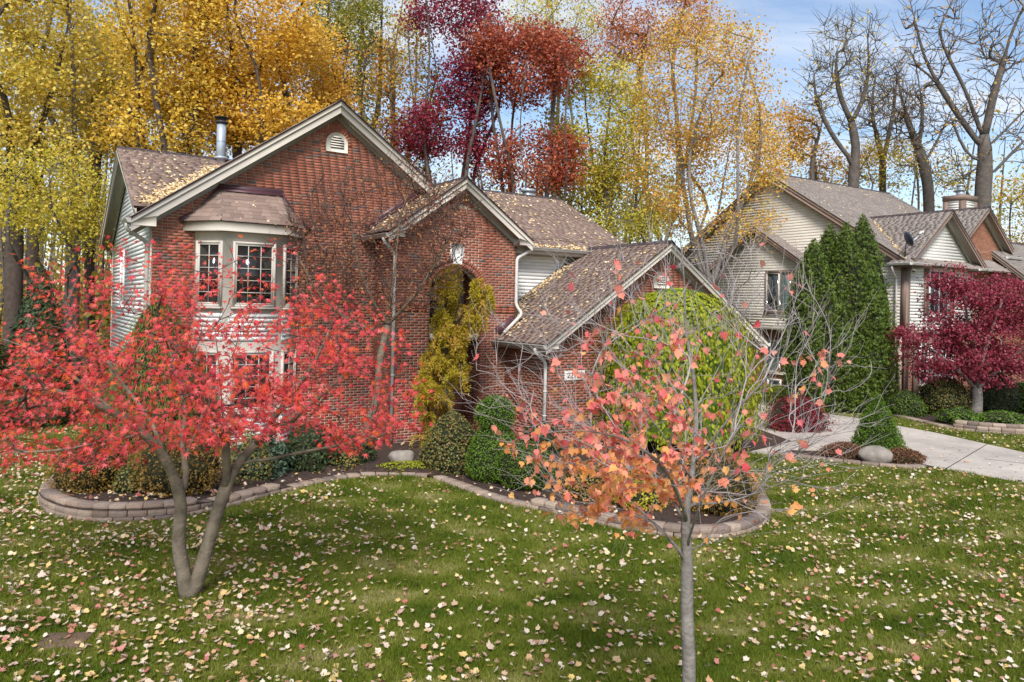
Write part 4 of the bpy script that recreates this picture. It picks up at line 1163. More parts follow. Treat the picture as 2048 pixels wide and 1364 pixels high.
def skeleton(stems, targets, r0, rtip, seg=.4, k=.5, asc=.5, curl=.5, jit=.08, cw=.55, outward=None):
    """branches grown from the stems to every target point; returns polylines with radii and the index of first twig"""
    P = np.zeros((len(targets) * 60 + 4000, 3)); D = np.zeros_like(P); par = np.full(len(P), -1); n = 0
    lines = []
    for si, st in enumerate(stems):
        s = smooth_path3(st, seg)
        ids = []
        if si:
            i = int(np.argmin(np.linalg.norm(P[:n] - s[0], axis=1))); ids = [i]
        for q in s if not si else s[1:]:
            P[n] = q; par[n] = ids[-1] if ids else -1
            D[n] = q - P[par[n]] if ids else (0, 0, 1)
            ids.append(n); n += 1
        lines.append(ids)
    D[:n] /= np.linalg.norm(D[:n], axis=1)[:, None] + 1e-9
    nst = len(lines)
    base = stems[0][0]
    order = np.argsort([np.linalg.norm(t - outward) for t in targets] if outward is not None else [min(np.linalg.norm(P[:n] - t, axis=1)) for t in targets])
    for ti in order:
        T = targets[ti]
        v = T - P[:n]; dist = np.linalg.norm(v, axis=1) + 1e-6
        cos = np.sum(v * D[:n], axis=1) / dist
        cost = dist * (.75 + cw - cw * cos) + asc * np.maximum(0, P[:n, 2] - T[2])
        i = int(np.argmin(cost)); L = dist[i]
        m = max(2, int(L / seg) + 1)
        c = P[i] + D[i] * L * curl
        pl = bez(P[i], c, T, m + 1)[1:]
        pl[:-1] += rng.normal(size=(m - 1, 3)) * jit * min(L, 1.0)
        ids = [i]
        for q in pl:
            if n >= len(P): break
            P[n] = q; par[n] = ids[-1]; dd = q - P[par[n]]; D[n] = dd / (np.linalg.norm(dd) + 1e-9)
            ids.append(n); n += 1
        lines.append(ids)
    cnt = np.zeros(n)
    for ids in lines: cnt[ids[-1]] += 1
    for i in range(n - 1, 0, -1):
        if par[i] >= 0: cnt[par[i]] += cnt[i]
    rad = np.maximum(rtip, r0 * (cnt / cnt[0]) ** k)
    return [(P[ids], np.concatenate([[min(rad[ids[0]], rad[ids[1]] * 1.15)], rad[ids[1:]]])) for ids in lines], nst

def smooth_path3(pts, seg):
    P = [np.array(p, float) for p in pts]
    if len(P) < 3: return resample(P, seg)
    Q = [2 * P[0] - P[1]] + P + [2 * P[-1] - P[-2]]; out = []
    for i in range(1, len(Q) - 2):
        for t in np.linspace(0, 1, 6, endpoint=False):
            out.append(.5 * (2 * Q[i] + (Q[i + 1] - Q[i - 1]) * t + (2 * Q[i - 1] - 5 * Q[i] + 4 * Q[i + 1] - Q[i + 2]) * t * t + (-Q[i - 1] + 3 * Q[i] - 3 * Q[i + 1] + Q[i + 2]) * t ** 3))
    out.append(Q[-2])
    return resample(out, seg)

def twigs(lines, nst, n, lmin, lmax, r, up=.5, centre=None, sag=0.0):
    """fine straight twigs springing from the outer branches"""
    cand = [(i, j) for i in range(nst, len(lines)) for j in range(max(1, len(lines[i][0]) // 3), len(lines[i][0]))]
    out = []
    for q in rng.integers(0, len(cand), n):
        i, j = cand[q]; p = lines[i][0]
        d = p[j] - p[j - 1]; d = d / (np.linalg.norm(d) + 1e-9) + rng.normal(size=3) * .55 + (0, 0, up)
        if centre is not None: o_ = p[j] - centre; d = d + o_ / (np.linalg.norm(o_) + 1e-9) * .6
        d /= np.linalg.norm(d); L = rng.uniform(lmin, lmax)
        e = p[j] + d * L + (0, 0, -sag * L)
        out.append((np.array([p[j], p[j] * .5 + e * .5 + rng.normal(size=3) * L * .05, e]), np.array([r, r * .8, r * .45])))
    return lines + out

def wood(lines, nst, origin, parent, bark, twig, rcut=.0, flare=1.5, twig_name='branches', split=None):
    """trunk mesh (stems) and branches mesh"""
    a, b = MB(), MB()
    for i, (p, r) in enumerate(lines):
        p = p - origin
        if i < nst:
            if i == 0 and flare > 1:
                r = r.copy(); r[0] *= flare
                if len(r) > 1: r[1] *= 1 + (flare - 1) * .25
            a.tube(p, r, 10 if r[0] > .05 else 7)
        else:
            k = 7 if r[0] > .06 else (5 if r[0] > .025 else 3)
            b.tube(p, r, k, cap=False)
    a.build('trunk', bark, parent, smooth=True)
    if b.V:
        o = b.build(twig_name, twig, parent, smooth=True); o['kind'] = 'stuff'

def blob(c, r, n, shell=.35):
    """n points inside an ellipsoid, denser towards its surface"""
    v = rng.normal(size=(n, 3)); v /= np.linalg.norm(v, axis=1)[:, None]
    q = (shell + (1 - shell) * rng.random(n)) ** (1 / 2.2)
    return np.array(c) + v * q[:, None] * np.array(r)

def crown_leaves(lines, nst, per, sig, zs=.8, frac=.55, up=1.0, hang=0.0):
    pos, nrm = [], []
    for p, r in lines[nst:]:
        m = len(p); i0 = int(m * (1 - frac))
        k = max(1, int(rng.poisson(per)))
        f = i0 + rng.random(k) * (m - 1 - i0)
        i = np.clip(f.astype(int), 0, m - 2); t = (f - i)[:, None]
        q = p[i] * (1 - t) + p[i + 1] * t + rng.normal(size=(k, 3)) * sig * np.array((1, 1, zs))
        pos.append(q)
    pos = np.concatenate(pos)
    nrm = rng.normal(size=pos.shape) * .75 + np.array((0, -.3, up))
    return pos, nrm

OVAL = [oval_leaf(.1, .75), oval_leaf(.3, .65), oval_leaf(.2, .85)]
MAPLE = [maple_leaf(.15, .3), maple_leaf(.6, .1), maple_leaf(.35, .45), maple_leaf(-.3, .3), maple_leaf(.5, -.3)]
PALM = [palm_leaf(.2), palm_leaf(.5), palm_leaf(.35, .2), palm_leaf(.05)]

def back_tree(name, label, base, trunk_r, stems, blobs, mat, lsize, per, bark='bark_mid', twig=None, cat='tree', group=None, sig=.55, seg=.8, rtip=.011, asc=.6, k=.66, tmpl=None, ntw=120, frac=.55, jit=.1, up=.8):
    """stems: polylines in world coordinates; blobs: (centre, radii, number of targets)"""
    root = empty(name, tuple(base)); tag(root, label, cat, group)
    T = np.concatenate([blob(c, r, n) for c, r, n in blobs])
    T[:, 2] = np.maximum(T[:, 2], .6)
    lines, nst = skeleton(stems, T, trunk_r, rtip, seg=seg, k=k, asc=asc, jit=jit)
    base_lines = lines
    if ntw: lines = twigs(lines, nst, ntw, .5, 1.5, rtip * .85, .35)
    wood(lines, nst, np.array(base), root, M[bark], M[twig or bark])
    if per:
        pos, nrm = crown_leaves(base_lines, nst, per, sig, up=up, frac=frac)
        if isinstance(mat, str): mat = [(1.0, mat)]
        sel = rng.random(len(pos)); a = 0
        for f, mname in mat:
            s = (sel >= a) & (sel < a + f); a += f
            if not s.any(): continue
            leaf_mesh('crown', M[mname], tmpl or OVAL, pos[s], frames(nrm[s]), lsize * rng.uniform(.6, 1.5, s.sum()), root, np.array(base))
    return root

def px_blob(u, v, du, dv, Y, n, dy=.85):
    c = at(u, v, Y); s = Y / FPX
    return (c, (du * s, max(du * s * dy, .8), dv * s), n)

def stems_px(Y, *polys, lean=.0):
    """stem polylines through pixels (u, v) at distance Y; the first starts on the ground"""
    out = []
    for i, pl in enumerate(polys):
        pts = [at(u, v, Y + (k * lean)) for k, (u, v) in enumerate(pl)]
        if i == 0: pts[0][2] = -.05
        out.append(pts)
    return out

def ground_at(u, Y):
    p = at(u, 800, Y); return np.array((p[0], p[1], 0.0))

def multi(base, fork, top, n, spread, r=None):
    """a trunk that splits into n ascending stems"""
    base = np.array(base, float)
    ln_ = rng.normal(size=2) * .03 * fork
    out = [[base - (0, 0, .05), base + (ln_[0] * .8 + rng.normal() * .06, 0, fork * .55), base + (0, 0, fork)]]
    for i in range(n):
        a = 2 * math.pi * (i + rng.random() * .6) / n; d = np.array((math.cos(a), math.sin(a), 0))
        s = spread * rng.uniform(.5, 1.0)
        tt = top * rng.uniform(.8, 1.0)
        wob = lambda q: rng.normal(size=3) * np.array((q, q, .2))
        out.append([base + (0, 0, fork), base + d * s * .45 + (0, 0, fork + (tt - fork) * .22) + wob(.15), base + d * s * .7 + (0, 0, fork + (tt - fork) * .48) + wob(.3), base + d * s * .85 + (0, 0, fork + (tt - fork) * .74) + wob(.35), base + d * s + (0, 0, tt) + wob(.3)])
    return out

# ---------------------------------------------------------------- background woods
BG = 'tall autumn trees behind the houses'
def bgt(label, u, Y, r, fork, nst, top_v, spread, ells, mat, ls=.17, per=80, ntg=1.3, **k):
    per = per * (1.2 if u < 720 else 1.55); ls = ls * .74; k.setdefault('sig', .40)
    b = ground_at(u, Y); top = at(u, top_v, Y)[2]
    st = multi(b, fork, top, nst, spread) if nst > 1 else [[b - (0, 0, .05), b + (.1, 0, top * .4), b + (-.1, .1, top * .75), b + (.1, 0, top)]]
    return back_tree('autumn_tree', label, b, r, st, [px_blob(*e[:4], Y, max(6, int(e[4] * ntg))) for e in ells], mat, ls, per, group=BG, **k)

bgt('tall pale yellow tree at the far left edge of the woods', 20, 27, .30, 6.5, 3, -120, 2.2, [(10, 90, 120, 190, 90), (30, 330, 130, 110, 50)], [(.6, 'leaf_paleyellow'), (.4, 'leaf_yellow')], bark='bark_dark')
bgt('yellow tree with a pale trunk that splits into upright limbs', 140, 30, .27, 7.0, 3, -160, 2.0, [(135, 60, 120, 170, 80), (120, 260, 110, 100, 36)], [(.7, 'leaf_paleyellow'), (.3, 'leaf_yellow')], bark='bark_grey', per=65)
bgt('yellow tree rising behind the left gable of the brick house', 250, 36, .30, 8, 3, -130, 2.6, [(240, 60, 120, 170, 90), (250, 260, 100, 80, 30)], [(.7, 'leaf_yellow'), (.3, 'leaf_paleyellow')], bark='bark_dark')
bgt('dark trunked yellow tree left of the flue pipe', 318, 29, .36, 6.5, 4, -160, 2.4, [(340, 60, 120, 170, 90), (300, 250, 110, 70, 40)], [(.7, 'leaf_yellow'), (.3, 'leaf_golden')], bark='bark_dark')
bgt('golden orange tree directly behind the flue pipe', 505, 31, .34, 6.5, 4, -120, 3.0, [(500, 60, 150, 150, 110), (440, 210, 110, 80, 60), (560, 250, 120, 60, 45)], 'leaf_golden', per=90, bark='bark_dark')
bgt('bright amber tree whose crown leans over the front gable', 575, 35, .28, 7, 3, -60, 3.0, [(600, 150, 105, 120, 80), (650, 225, 65, 55, 30)], [(.6, 'leaf_golden'), (.4, 'leaf_amber')], per=85, bark='bark_dark')
bgt('olive green tree above the apex of the front gable', 700, 40, .30, 8, 3, -120, 2.6, [(680, 70, 90, 120, 90), (700, 210, 60, 70, 24)], 'leaf_olive', per=80, bark='bark_dark')
bgt('pale yellow tree showing behind the olive green one', 775, 52, .26, 9, 3, -140, 3, [(760, 60, 90, 120, 60)], 'leaf_paleyellow', per=60)
bgt('slender tree of mixed green and orange leaves right of the gable', 810, 37, .20, 2.2, 5, 20, 2.2, [(810, 180, 75, 120, 60), (800, 330, 60, 60, 20)], 'leaf_mixed', per=46)
bgt('deep crimson tree between the two front gables', 900, 36, .24, 3.0, 5, -60, 2.4, [(905, 20, 95, 60, 44), (935, 165, 62, 70, 44), (880, 262, 95, 50, 46), (960, 330, 40, 60, 14)], 'leaf_crimson', per=62)
bgt('rust red tree with fanning upright stems behind the entry gable', 1040, 35, .26, 2.6, 7, 20, 2.6, [(1045, 130, 100, 75, 80), (1130, 105, 50, 40, 16), (1070, 320, 95, 62, 50), (1000, 90, 60, 45, 20)], 'leaf_rust', per=66)
bgt('pale green gold tree behind the rust red one', 1120, 54, .25, 8, 4, -80, 3, [(1110, 50, 110, 90, 70)], [(.6, 'leaf_paleyellow'), (.4, 'leaf_yelgreen')], per=60)
bgt('yellow green tree behind the right end of the brick house', 1225, 37, .24, 4, 5, 40, 2.6, [(1200, 260, 110, 150, 100), (1150, 370, 70, 60, 26), (1270, 390, 95, 80, 36)], [(.7, 'leaf_yelgreen'), (.3, 'leaf_paleyellow')], per=62)
bgt('amber tree with a grey trunk standing between the two houses', 1418, 31, .24, 4.3, 5, 90, 2.6, [(1395, 170, 150, 150, 150), (1470, 300, 115, 100, 60), (1340, 340, 90, 110, 50), (1430, 440, 110, 40, 22)], [(.75, 'leaf_amber'), (.25, 'leaf_paleyellow')], ls=.125, per=48, bark='bark_grey')
bgt('apricot topped tree rising behind the amber one', 1320, 45, .26, 7, 4, -60, 3, [(1310, 40, 120, 80, 70), (1240, 90, 50, 50, 16)], 'leaf_apricot', per=60)
bgt('golden tree low behind the ridge of the beige house', 1570, 46, .22, 3, 4, 200, 3, [(1560, 290, 70, 70, 40), (1600, 250, 40, 60, 12)], [(.6, 'leaf_amber'), (.4, 'leaf_golden')], per=56)
bgt('small yellow green understory tree left of the brick house', 110, 24, .12, 1.6, 4, 330, 1.6, [(110, 390, 110, 90, 70), (170, 460, 70, 50, 20)], [(.7, 'leaf_yelgreen'), (.3, 'leaf_yellow')], ls=.11, per=60)
bgt('low green gold tree just behind the garage ridge', 1250, 31, .12, 1.5, 4, 430, 1.6, [(1250, 455, 70, 35, 30)], 'leaf_yelgreen', ls=.11, per=60)
bgt('sparse golden understory tree behind the ridge of the beige house', 1775, 48, .16, 2.5, 4, 290, 2.2, [(1770, 330, 75, 55, 40)], [(.6, 'leaf_yelgreen'), (.4, 'leaf_amber')], per=40)
bgt('sparse amber understory tree beside the leafy end of the ridge', 1675, 50, .16, 2.5, 4, 290, 2.2, [(1665, 330, 60, 45, 30)], 'leaf_amber', per=34)
bgt('olive and gold tree at the right edge behind the brick gable', 2030, 48, .2, 3, 4, 340, 2.4, [(2025, 430, 70, 90, 50), (1900, 350, 50, 50, 12)], [(.6, 'leaf_yelgreen'), (.4, 'leaf_amber')], per=44)
bgt('thin dark trunked tree at the left edge beside the pale yellow one', 60, 33, .22, 8, 3, -100, 2, [(70, 180, 90, 160, 50)], [(.5, 'leaf_yellow'), (.5, 'leaf_paleyellow')], bark='bark_dark', per=60)
bgt('dark slender tree just left of the brick house corner', 185, 34, .20, 9, 3, -100, 2, [(190, 190, 80, 140, 50)], 'leaf_yellow', bark='bark_dark', per=60)
bgt('gold leaved tree filling the gap above the left roof ridge', 400, 40, .3, 8, 4, -140, 3, [(400, 90, 110, 150, 80), (380, 260, 90, 50, 24)], [(.5, 'leaf_yellow'), (.5, 'leaf_golden')], per=70, bark='bark_dark')

# bare trees on the right
def bare(label, Y, r, stems, ells, mat, per, **k):
    st = stems_px(Y, *stems)
    b = np.array((st[0][0][0], Y, 0))
    return back_tree('bare_tree', label, b, r, st, [px_blob(*e[:4], Y, e[4]) for e in ells], mat, .13, per, group='bare limbed trees behind the beige house', bark='bark_mid', ntw=520, **k)
bare('large bare tree with heavy spreading limbs at the right edge', 40, .40,
     [[(1962, 800), (1965, 420), (1970, 330), (1968, 270)], [(1968, 300), (1920, 235), (1875, 165), (1848, 110), (1832, 50), (1815, -20)], [(1970, 270), (1985, 200), (2005, 130), (2022, 70), (2048, 10)], [(1968, 280), (1930, 180), (1895, 110), (1880, 60), (1900, 10)],
      [(1970, 300), (2030, 240), (2075, 190), (2110, 120)], [(1968, 330), (1930, 300), (1900, 230)], [(1972, 360), (2030, 300), (2080, 250)], [(1875, 165), (1830, 130), (1790, 125)]],
     [(1860, 70, 70, 90, 110), (2020, 60, 70, 90, 110), (1930, 150, 90, 110, 100), (2060, 230, 60, 110, 70), (1900, 300, 80, 70, 60)], 'leaf_amber', 2, sig=.3, seg=.7, rtip=.022, k=.66, jit=.07)
bare('bare forked tree with a few yellow leaves at its tips', 44, .30,
     [[(1705, 800), (1707, 380), (1712, 300), (1703, 245)], [(1703, 245), (1680, 190), (1672, 130), (1675, 105)], [(1703, 245), (1725, 200), (1737, 140), (1735, 70)], [(1710, 330), (1665, 270), (1635, 205), (1628, 155)], [(1637, 205), (1660, 170), (1690, 150)]],
     [(1665, 100, 45, 60, 60), (1725, 80, 35, 70, 60), (1640, 180, 35, 60, 46), (1700, 200, 70, 80, 80)], 'leaf_yellow', 3, sig=.25, seg=.7, rtip=.02, k=.68, jit=.07)
bare('bare crooked tree between the forked one and the heavy limbed one', 47, .32,
     [[(1858, 800), (1858, 420), (1850, 340), (1838, 300)], [(1838, 300), (1815, 240), (1800, 180), (1795, 150)], [(1848, 330), (1880, 270), (1905, 215)], [(1838, 300), (1845, 220), (1835, 150)], [(1850, 350), (1900, 380), (1930, 360)]],
     [(1800, 180, 45, 70, 70), (1860, 230, 70, 80, 80), (1780, 230, 55, 70, 56)], 'leaf_amber', 2, sig=.25, seg=.7, rtip=.02, k=.68, jit=.07)
bare('thin bare saplings clump left of the crooked tree', 50, .22,
     [[(1765, 800), (1765, 330), (1760, 240)], [(1765, 330), (1785, 230), (1792, 170)], [(1765, 320), (1745, 230), (1748, 170)]],
     [(1765, 200, 65, 90, 130)], 'leaf_amber', 1, sig=.25, seg=.7, rtip=.012, k=.5, jit=.12)

# far woods that read as one mass: many trunks and leaves
def far_woods():
    mb = MB(); pos = []
    for i in range(150):
        a = rng.uniform(-1.05, .95); Y = rng.uniform(58, 95)
        x = a * Y; h = rng.uniform(14, 20)
        if a > .28 and rng.random() < .8: h = rng.uniform(5, 9)
        mb.tube([(x, Y, 0), (x + rng.normal() * .4, Y, h * .5), (x + rng.normal(), Y, h)], [rng.uniform(.15, .3), .14, .03], 5, cap=False)
        k = 520 if h > 10 else 200
        c = np.array((x, Y, h * .62))
        pos.append(c + rng.normal(size=(k, 3)) * np.array((2.5, 2.0, h * .24)))
    for i in range(150):            # brushy undergrowth near the forest edge
        Y = rng.uniform(30, 56); x = rng.uniform(-.72, -.02) * Y
        mb.tube([(x, Y, 0), (x + rng.normal() * .3, Y, 4), (x + rng.normal() * .6, Y, 9)], [rng.uniform(.05, .16), .06, .02], 5, cap=False)
        pos.append(np.array((x, Y, 2.2)) + rng.normal(size=(170, 3)) * np.array((1.3, 1.2, 1.6)))
    o = mb.build('woods', M['bark_mid']); o['kind'] = 'stuff'
    pos = np.concatenate(pos); pos[:, 2] = np.abs(pos[:, 2]) + .05
    nr = rng.normal(size=pos.shape) + (0, 0, .5)
    o = leaf_mesh('woods_foliage', M['leaf_woods'], OVAL, pos, frames(nr), rng.uniform(.16, .36, len(pos))); o['kind'] = 'stuff'
far_woods()

# ---------------------------------------------------------------- shrubs
def shrub(name, label, base, prof, n, ls, mat, cat='shrub', group=None, lump=.15, style='out', tmpl=None, core=True, squash=1.0, seed=None):
    """prof: (height, radius) pairs; leaves over the outer shell of a lumpy solid of revolution"""
    base = np.array(base, float)
    root = empty(name, tuple(base)); tag(root, label, cat, group)
    hs = np.array([p[0] for p in prof]); rs = np.array([p[1] for p in prof])
    ph = rng.random((8, 3)) * 6.28; fq = rng.integers(2, 9, 8); hz = rng.uniform(2, 9, 8) / max(hs[-1], .3)
    fq2 = rng.integers(7, 15, 5); hz2 = rng.uniform(5, 9, 5) * 2 / max(rs.max(), .2)
    def lumpf(a, h):
        c = sum(np.sin(fq[i] * a + hz[i] * h + ph[i, 0]) for i in range(8)) / 8 * 1.9
        f = sum(np.sin(fq2[i] * a + hz2[i] * h + ph[i, 1]) * np.sin(fq2[i - 1] * a - hz2[i - 1] * h + ph[i, 2]) for i in range(5)) / 5 * 1.5
        return c + f
    # sample heights by surface area
    hh = np.linspace(hs[0], hs[-1], 200); rr = np.interp(hh, hs, rs)
    ds = np.sqrt(np.gradient(rr) ** 2 + np.gradient(hh) ** 2); cdf = np.cumsum((rr + .02) * ds); cdf /= cdf[-1]
    h = np.interp(rng.random(n), cdf, hh); a = rng.random(n) * 2 * math.pi
    r = np.interp(h, hs, rs) * (1 + lump * lumpf(a, h)) * rng.uniform(.84, 1.04, n) * np.where(rng.random(n) < .07, rng.uniform(1.02, 1.14, n), 1)
    dr = np.interp(h, hh, np.gradient(rr) / (np.gradient(hh) + 1e-6)); dr = np.clip(dr, -3, 3)
    pos = np.stack([r * np.cos(a), r * np.sin(a) * squash, h + rng.normal(size=n) * .01], axis=1)
    outv = np.stack([np.cos(a), np.sin(a), -dr], axis=1); outv /= np.linalg.norm(outv, axis=1)[:, None]
    if style == 'out': nrm = outv + rng.normal(size=outv.shape) * .55 + (0, 0, .25); tg = None
    elif style == 'up': nrm = outv + rng.normal(size=outv.shape) * .8; tg = outv * .5 + (0, 0, .9) + rng.normal(size=outv.shape) * .35
    elif style == 'spike': tg = outv + (0, 0, .5) + rng.normal(size=outv.shape) * .4; nrm = rng.normal(size=outv.shape)
    else: nrm = outv + (0, 0, .5) + rng.normal(size=outv.shape) * .35; tg = outv * .35 + (0, 0, -1.0) + rng.normal(size=outv.shape) * .3
    leaf_mesh('foliage', M[mat], tmpl or OVAL, pos, frames(nrm, tg), ls * rng.uniform(.7, 1.3, n), root)
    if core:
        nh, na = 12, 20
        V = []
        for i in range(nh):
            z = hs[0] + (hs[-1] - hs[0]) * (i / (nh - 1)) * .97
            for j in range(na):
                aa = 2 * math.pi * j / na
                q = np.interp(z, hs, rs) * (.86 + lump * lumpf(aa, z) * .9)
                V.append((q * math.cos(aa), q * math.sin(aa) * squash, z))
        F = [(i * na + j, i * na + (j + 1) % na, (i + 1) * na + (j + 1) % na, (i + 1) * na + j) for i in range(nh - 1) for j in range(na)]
        cm = MB(); cm.rawnp(np.array(V), F + [tuple(range((nh - 1) * na, nh * na))]); cm.build('stems', M['inner'], root)  # one solid near-black shell; shade between leaves is put into its colour
    return root
def globe(w, h): return [(0, w * .30), (h * .12, w * .43), (h * .4, w * .5), (h * .7, w * .42), (h * .9, w * .24), (h, w * .04)]
def mound(w, h): return [(0, w * .46), (h * .3, w * .5), (h * .65, w * .38), (h * .9, w * .18), (h, w * .03)]
def cone(w, h, tip=.03): return [(0, w * .42), (h * .10, w * .5), (h * .35, w * .40), (h * .65, w * .25), (h * .88, w * .10), (h, tip)]
def column(w, h): return [(0, w * .40), (h * .08, w * .46), (h * .3, w * .5), (h * .6, w * .43), (h * .82, w * .27), (h * .94, w * .11), (h, .02)]
SPRAY = [spray_leaf()]
BZ0 = .17
shrub('globe_shrub', 'golden brown globe shrub at the rounded left end of the bed', (-7.2, 13.15, BZ0), globe(1.2, .95), 5200, .05, 'leaf_goldglobe', tmpl=SPRAY, style='spike')
shrub('globe_shrub', 'larger golden brown globe shrub behind the forked red maple', (-5.72, 13.25, BZ0), globe(1.5, 1.08), 6500, .05, 'leaf_goldglobe', tmpl=SPRAY, style='spike')
shrub('leafy_shrub', 'small dark leafy shrub squeezed between the two golden globes', (-6.5, 13.1, BZ0), mound(.55, .5), 700, .05, 'leaf_spirea')
shrub('leafy_shrub', 'thin twiggy shrub right of the larger golden globe', (-4.85, 14.2, BZ0), mound(.9, .9), 1300, .045, 'leaf_spirea', core=False)
p = at(520, 950, 15.0); shrub('rhododendron', 'blue green broadleaf shrub under the right side of the red maple', (p[0], 15.0, .1), mound(1.2, .75), 1700, .085, 'leaf_bluegreen', lump=.2, tmpl=[long_leaf(.2, .4)])
p = at(615, 930, 15.6); shrub('rhododendron', 'dark broadleaf shrub in front of the bay at the middle of the bed', (p[0], 15.8, .1), mound(1.3, .9), 1700, .085, 'leaf_darkgreen', lump=.2, tmpl=[long_leaf(.2, .4)])
p = at(700, 920, 16.2); shrub('leafy_shrub', 'low dark green shrub right of the broadleaf shrubs', (p[0], 16.3, .08), mound(1.1, .6), 1200, .06, 'leaf_darkgreen', lump=.2)
p = at(690, 940, 15.8); shrub('leafy_shrub', 'sparse yellowing shrub at the edge of the mulch below the crabapple', (p[0], 15.75, .08), mound(.7, .35), 500, .05, 'leaf_spirea', core=False)
p = at(815, 945, 15.9); shrub('ground_cover', 'flat patch of yellow green ground cover in front of the boulder', (p[0], 15.75, .07), [(0, .55), (.08, .6), (.14, .3), (.16, .05)], 900, .05, 'leaf_lime', cat='ground cover', core=False, squash=.5, tmpl=[long_leaf(.2, .4)])
shrub('spirea', 'loose green and russet shrub below the golden weeping conifer', (-1.2, 15.95, .07), mound(1.35, 1.2), 4600, .045, 'leaf_spirea', lump=.16)
shrub('topiary', 'clipped bright green topiary with a ball on a dome', (-.30, 15.15, .06), [(0, .42), (.15, .56), (.45, .55), (.75, .46), (.92, .33), (1.0, .30), (1.12, .37), (1.3, .40), (1.48, .33), (1.58, .20), (1.63, .03)], 9000, .034, 'leaf_bright', cat='topiary', lump=.05, style='up')
shrub('boxwood', 'round boxwood with yellow green edges beside the topiary', (.32, 14.55, .06), globe(1.15, .85), 5200, .036, 'leaf_box', lump=.12)
p = at(1080, 890, 18.5); shrub('leafy_shrub', 'dark evergreen shrub against the garage corner downspout', (p[0], 18.2, .06), mound(1.2, .7), 1500, .05, 'leaf_darkgreen')
p = at(1180, 1000, 14.0); shrub('leafy_shrub', 'bronze leaved low shrub in the middle of the right bed', (p[0], 14.0, .06), mound(1.1, .62), 2600, .042, 'leaf_goldglobe')
p = at(1275, 1005, 13.4); shrub('leafy_shrub', 'yellow green low shrub left of the young maple trunk', (p[0], 13.4, .06), mound(1.0, .62), 2400, .042, 'leaf_yelgreen')
p = at(1440, 1040, 13.0); shrub('globe_shrub', 'bronze globe shrub inside the right bend of the edging', (p[0], 13.2, .06), globe(1.35, .98), 5500, .05, 'leaf_goldglobe', tmpl=SPRAY, style='spike')
shrub('dwarf_spruce', 'dense cone shaped dwarf spruce in the island bed', (9.0, 18.75, .03), cone(1.2, 1.5), 12000, .034, 'leaf_bright', cat='conifer', lump=.12, style='spike')
p = at(1690, 915, 18.4); shrub('heather', 'low russet heather left of the island boulder', (p[0], 18.45, .03), mound(1.15, .33), 3000, .035, 'leaf_heather', style='spike', squash=.7)
p = at(1805, 925, 18.0); shrub('heather', 'low russet heather right of the island boulder', (p[0], 18.0, .03), mound(1.0, .3), 2600, .035, 'leaf_heather', style='spike', squash=.7)
shrub('barberry', 'burgundy shrub at the back corner of the driveway', (8.55, 22.9, 0), mound(1.75, 1.05), 6000, .05, 'leaf_burgundy', lump=.2)
p = at(1815, 838, 26.3); shrub('boxwood', 'small bright green shrub by the corner downspout of the beige house', (p[0], 26.4, .05), mound(1.3, .85), 2600, .05, 'leaf_box')
p = at(1890, 825, 26.8); shrub('leafy_shrub', 'large round bronze green shrub left of the purple tree trunk', (p[0], 26.9, .05), globe(1.85, 1.3), 5000, .05, 'leaf_spirea', lump=.08)
p = at(1990, 825, 27.5); shrub('leafy_shrub', 'large dark green shrub right of the purple tree trunk', (p[0], 27.6, .05), globe(1.7, 1.5), 4600, .05, 'leaf_darkgreen')
p = at(2050, 820, 28.0); shrub('boxwood_hedge', 'clipped green hedge at the right edge of the picture', (p[0] + .4, 28, .05), [(0, .8), (.1, .95), (.9, .95), (1.0, .8), (1.05, .1)], 4600, .05, 'leaf_bright', cat='hedge', lump=.03)
p = at(1918, 850, 24.6); shrub('perennial', 'bright green leafy perennial at the foot of the purple tree', (p[0], 24.6, .1), mound(1.3, .45), 1500, .07, 'leaf_bright', cat='plant', lump=.25, tmpl=[long_leaf(.3, .4)])
p = at(2010, 850, 24.4); shrub('perennial', 'spreading green perennial behind the right part of the block wall', (p[0], 24.5, .1), mound(1.7, .38), 1700, .07, 'leaf_bright', cat='plant', lump=.25, tmpl=[long_leaf(.3, .4)])
p = at(305, 900, 16.4); shrub('threadleaf_cypress', 'tall yellow green threadleaf cypress at the left corner of the bay', (p[0], 16.55, .1), [(0, .9), (.5, 1.15), (1.3, 1.1), (2.2, .8), (2.9, .45), (3.4, .06)], 13000, .14, 'leaf_thread', cat='conifer', lump=.2, style='down', tmpl=[long_leaf(.15, .09)])
p = at(65, 870, 20.6); shrub('dark_conifer', 'dark green conifer at the left edge beneath the yellow trees', (p[0], 20.8, 0), cone(2.1, 4.4), 9000, .13, 'leaf_darkgreen', cat='conifer', lump=.14, style='down', tmpl=SPRAY)
p = at(-80, 880, 19.5); shrub('dark_conifer', 'second dark conifer half hidden behind the red maple leaves', (p[0], 20.0, 0), cone(2.4, 3.2), 6000, .13, 'leaf_darkgreen', cat='conifer', lump=.14, style='down', tmpl=SPRAY)
# arborvitae clump
for lab, u, tip, Y, wd in (('leftmost and shortest column of the arborvitae clump', 1620, 482, 27.2, 1.6), ('arborvitae column with the second tip from the left of the clump', 1652, 452, 28.2, 1.6), ('arborvitae column in the middle of the clump', 1684, 448, 27.6, 1.6), ('tallest arborvitae column of the clump', 1718, 433, 28.6, 1.7), ('arborvitae column on the right flank of the clump', 1732, 520, 27.4, 1.45)):
    b = ground_at(u, Y); hgt = at(u, tip, Y)[2]
    shrub('arborvitae', lab, b, column(wd * 1.1, hgt), 10500, .15, 'leaf_arbor', cat='arborvitae', group='arborvitae columns beside the beige house', lump=.26, style='up', tmpl=SPRAY)

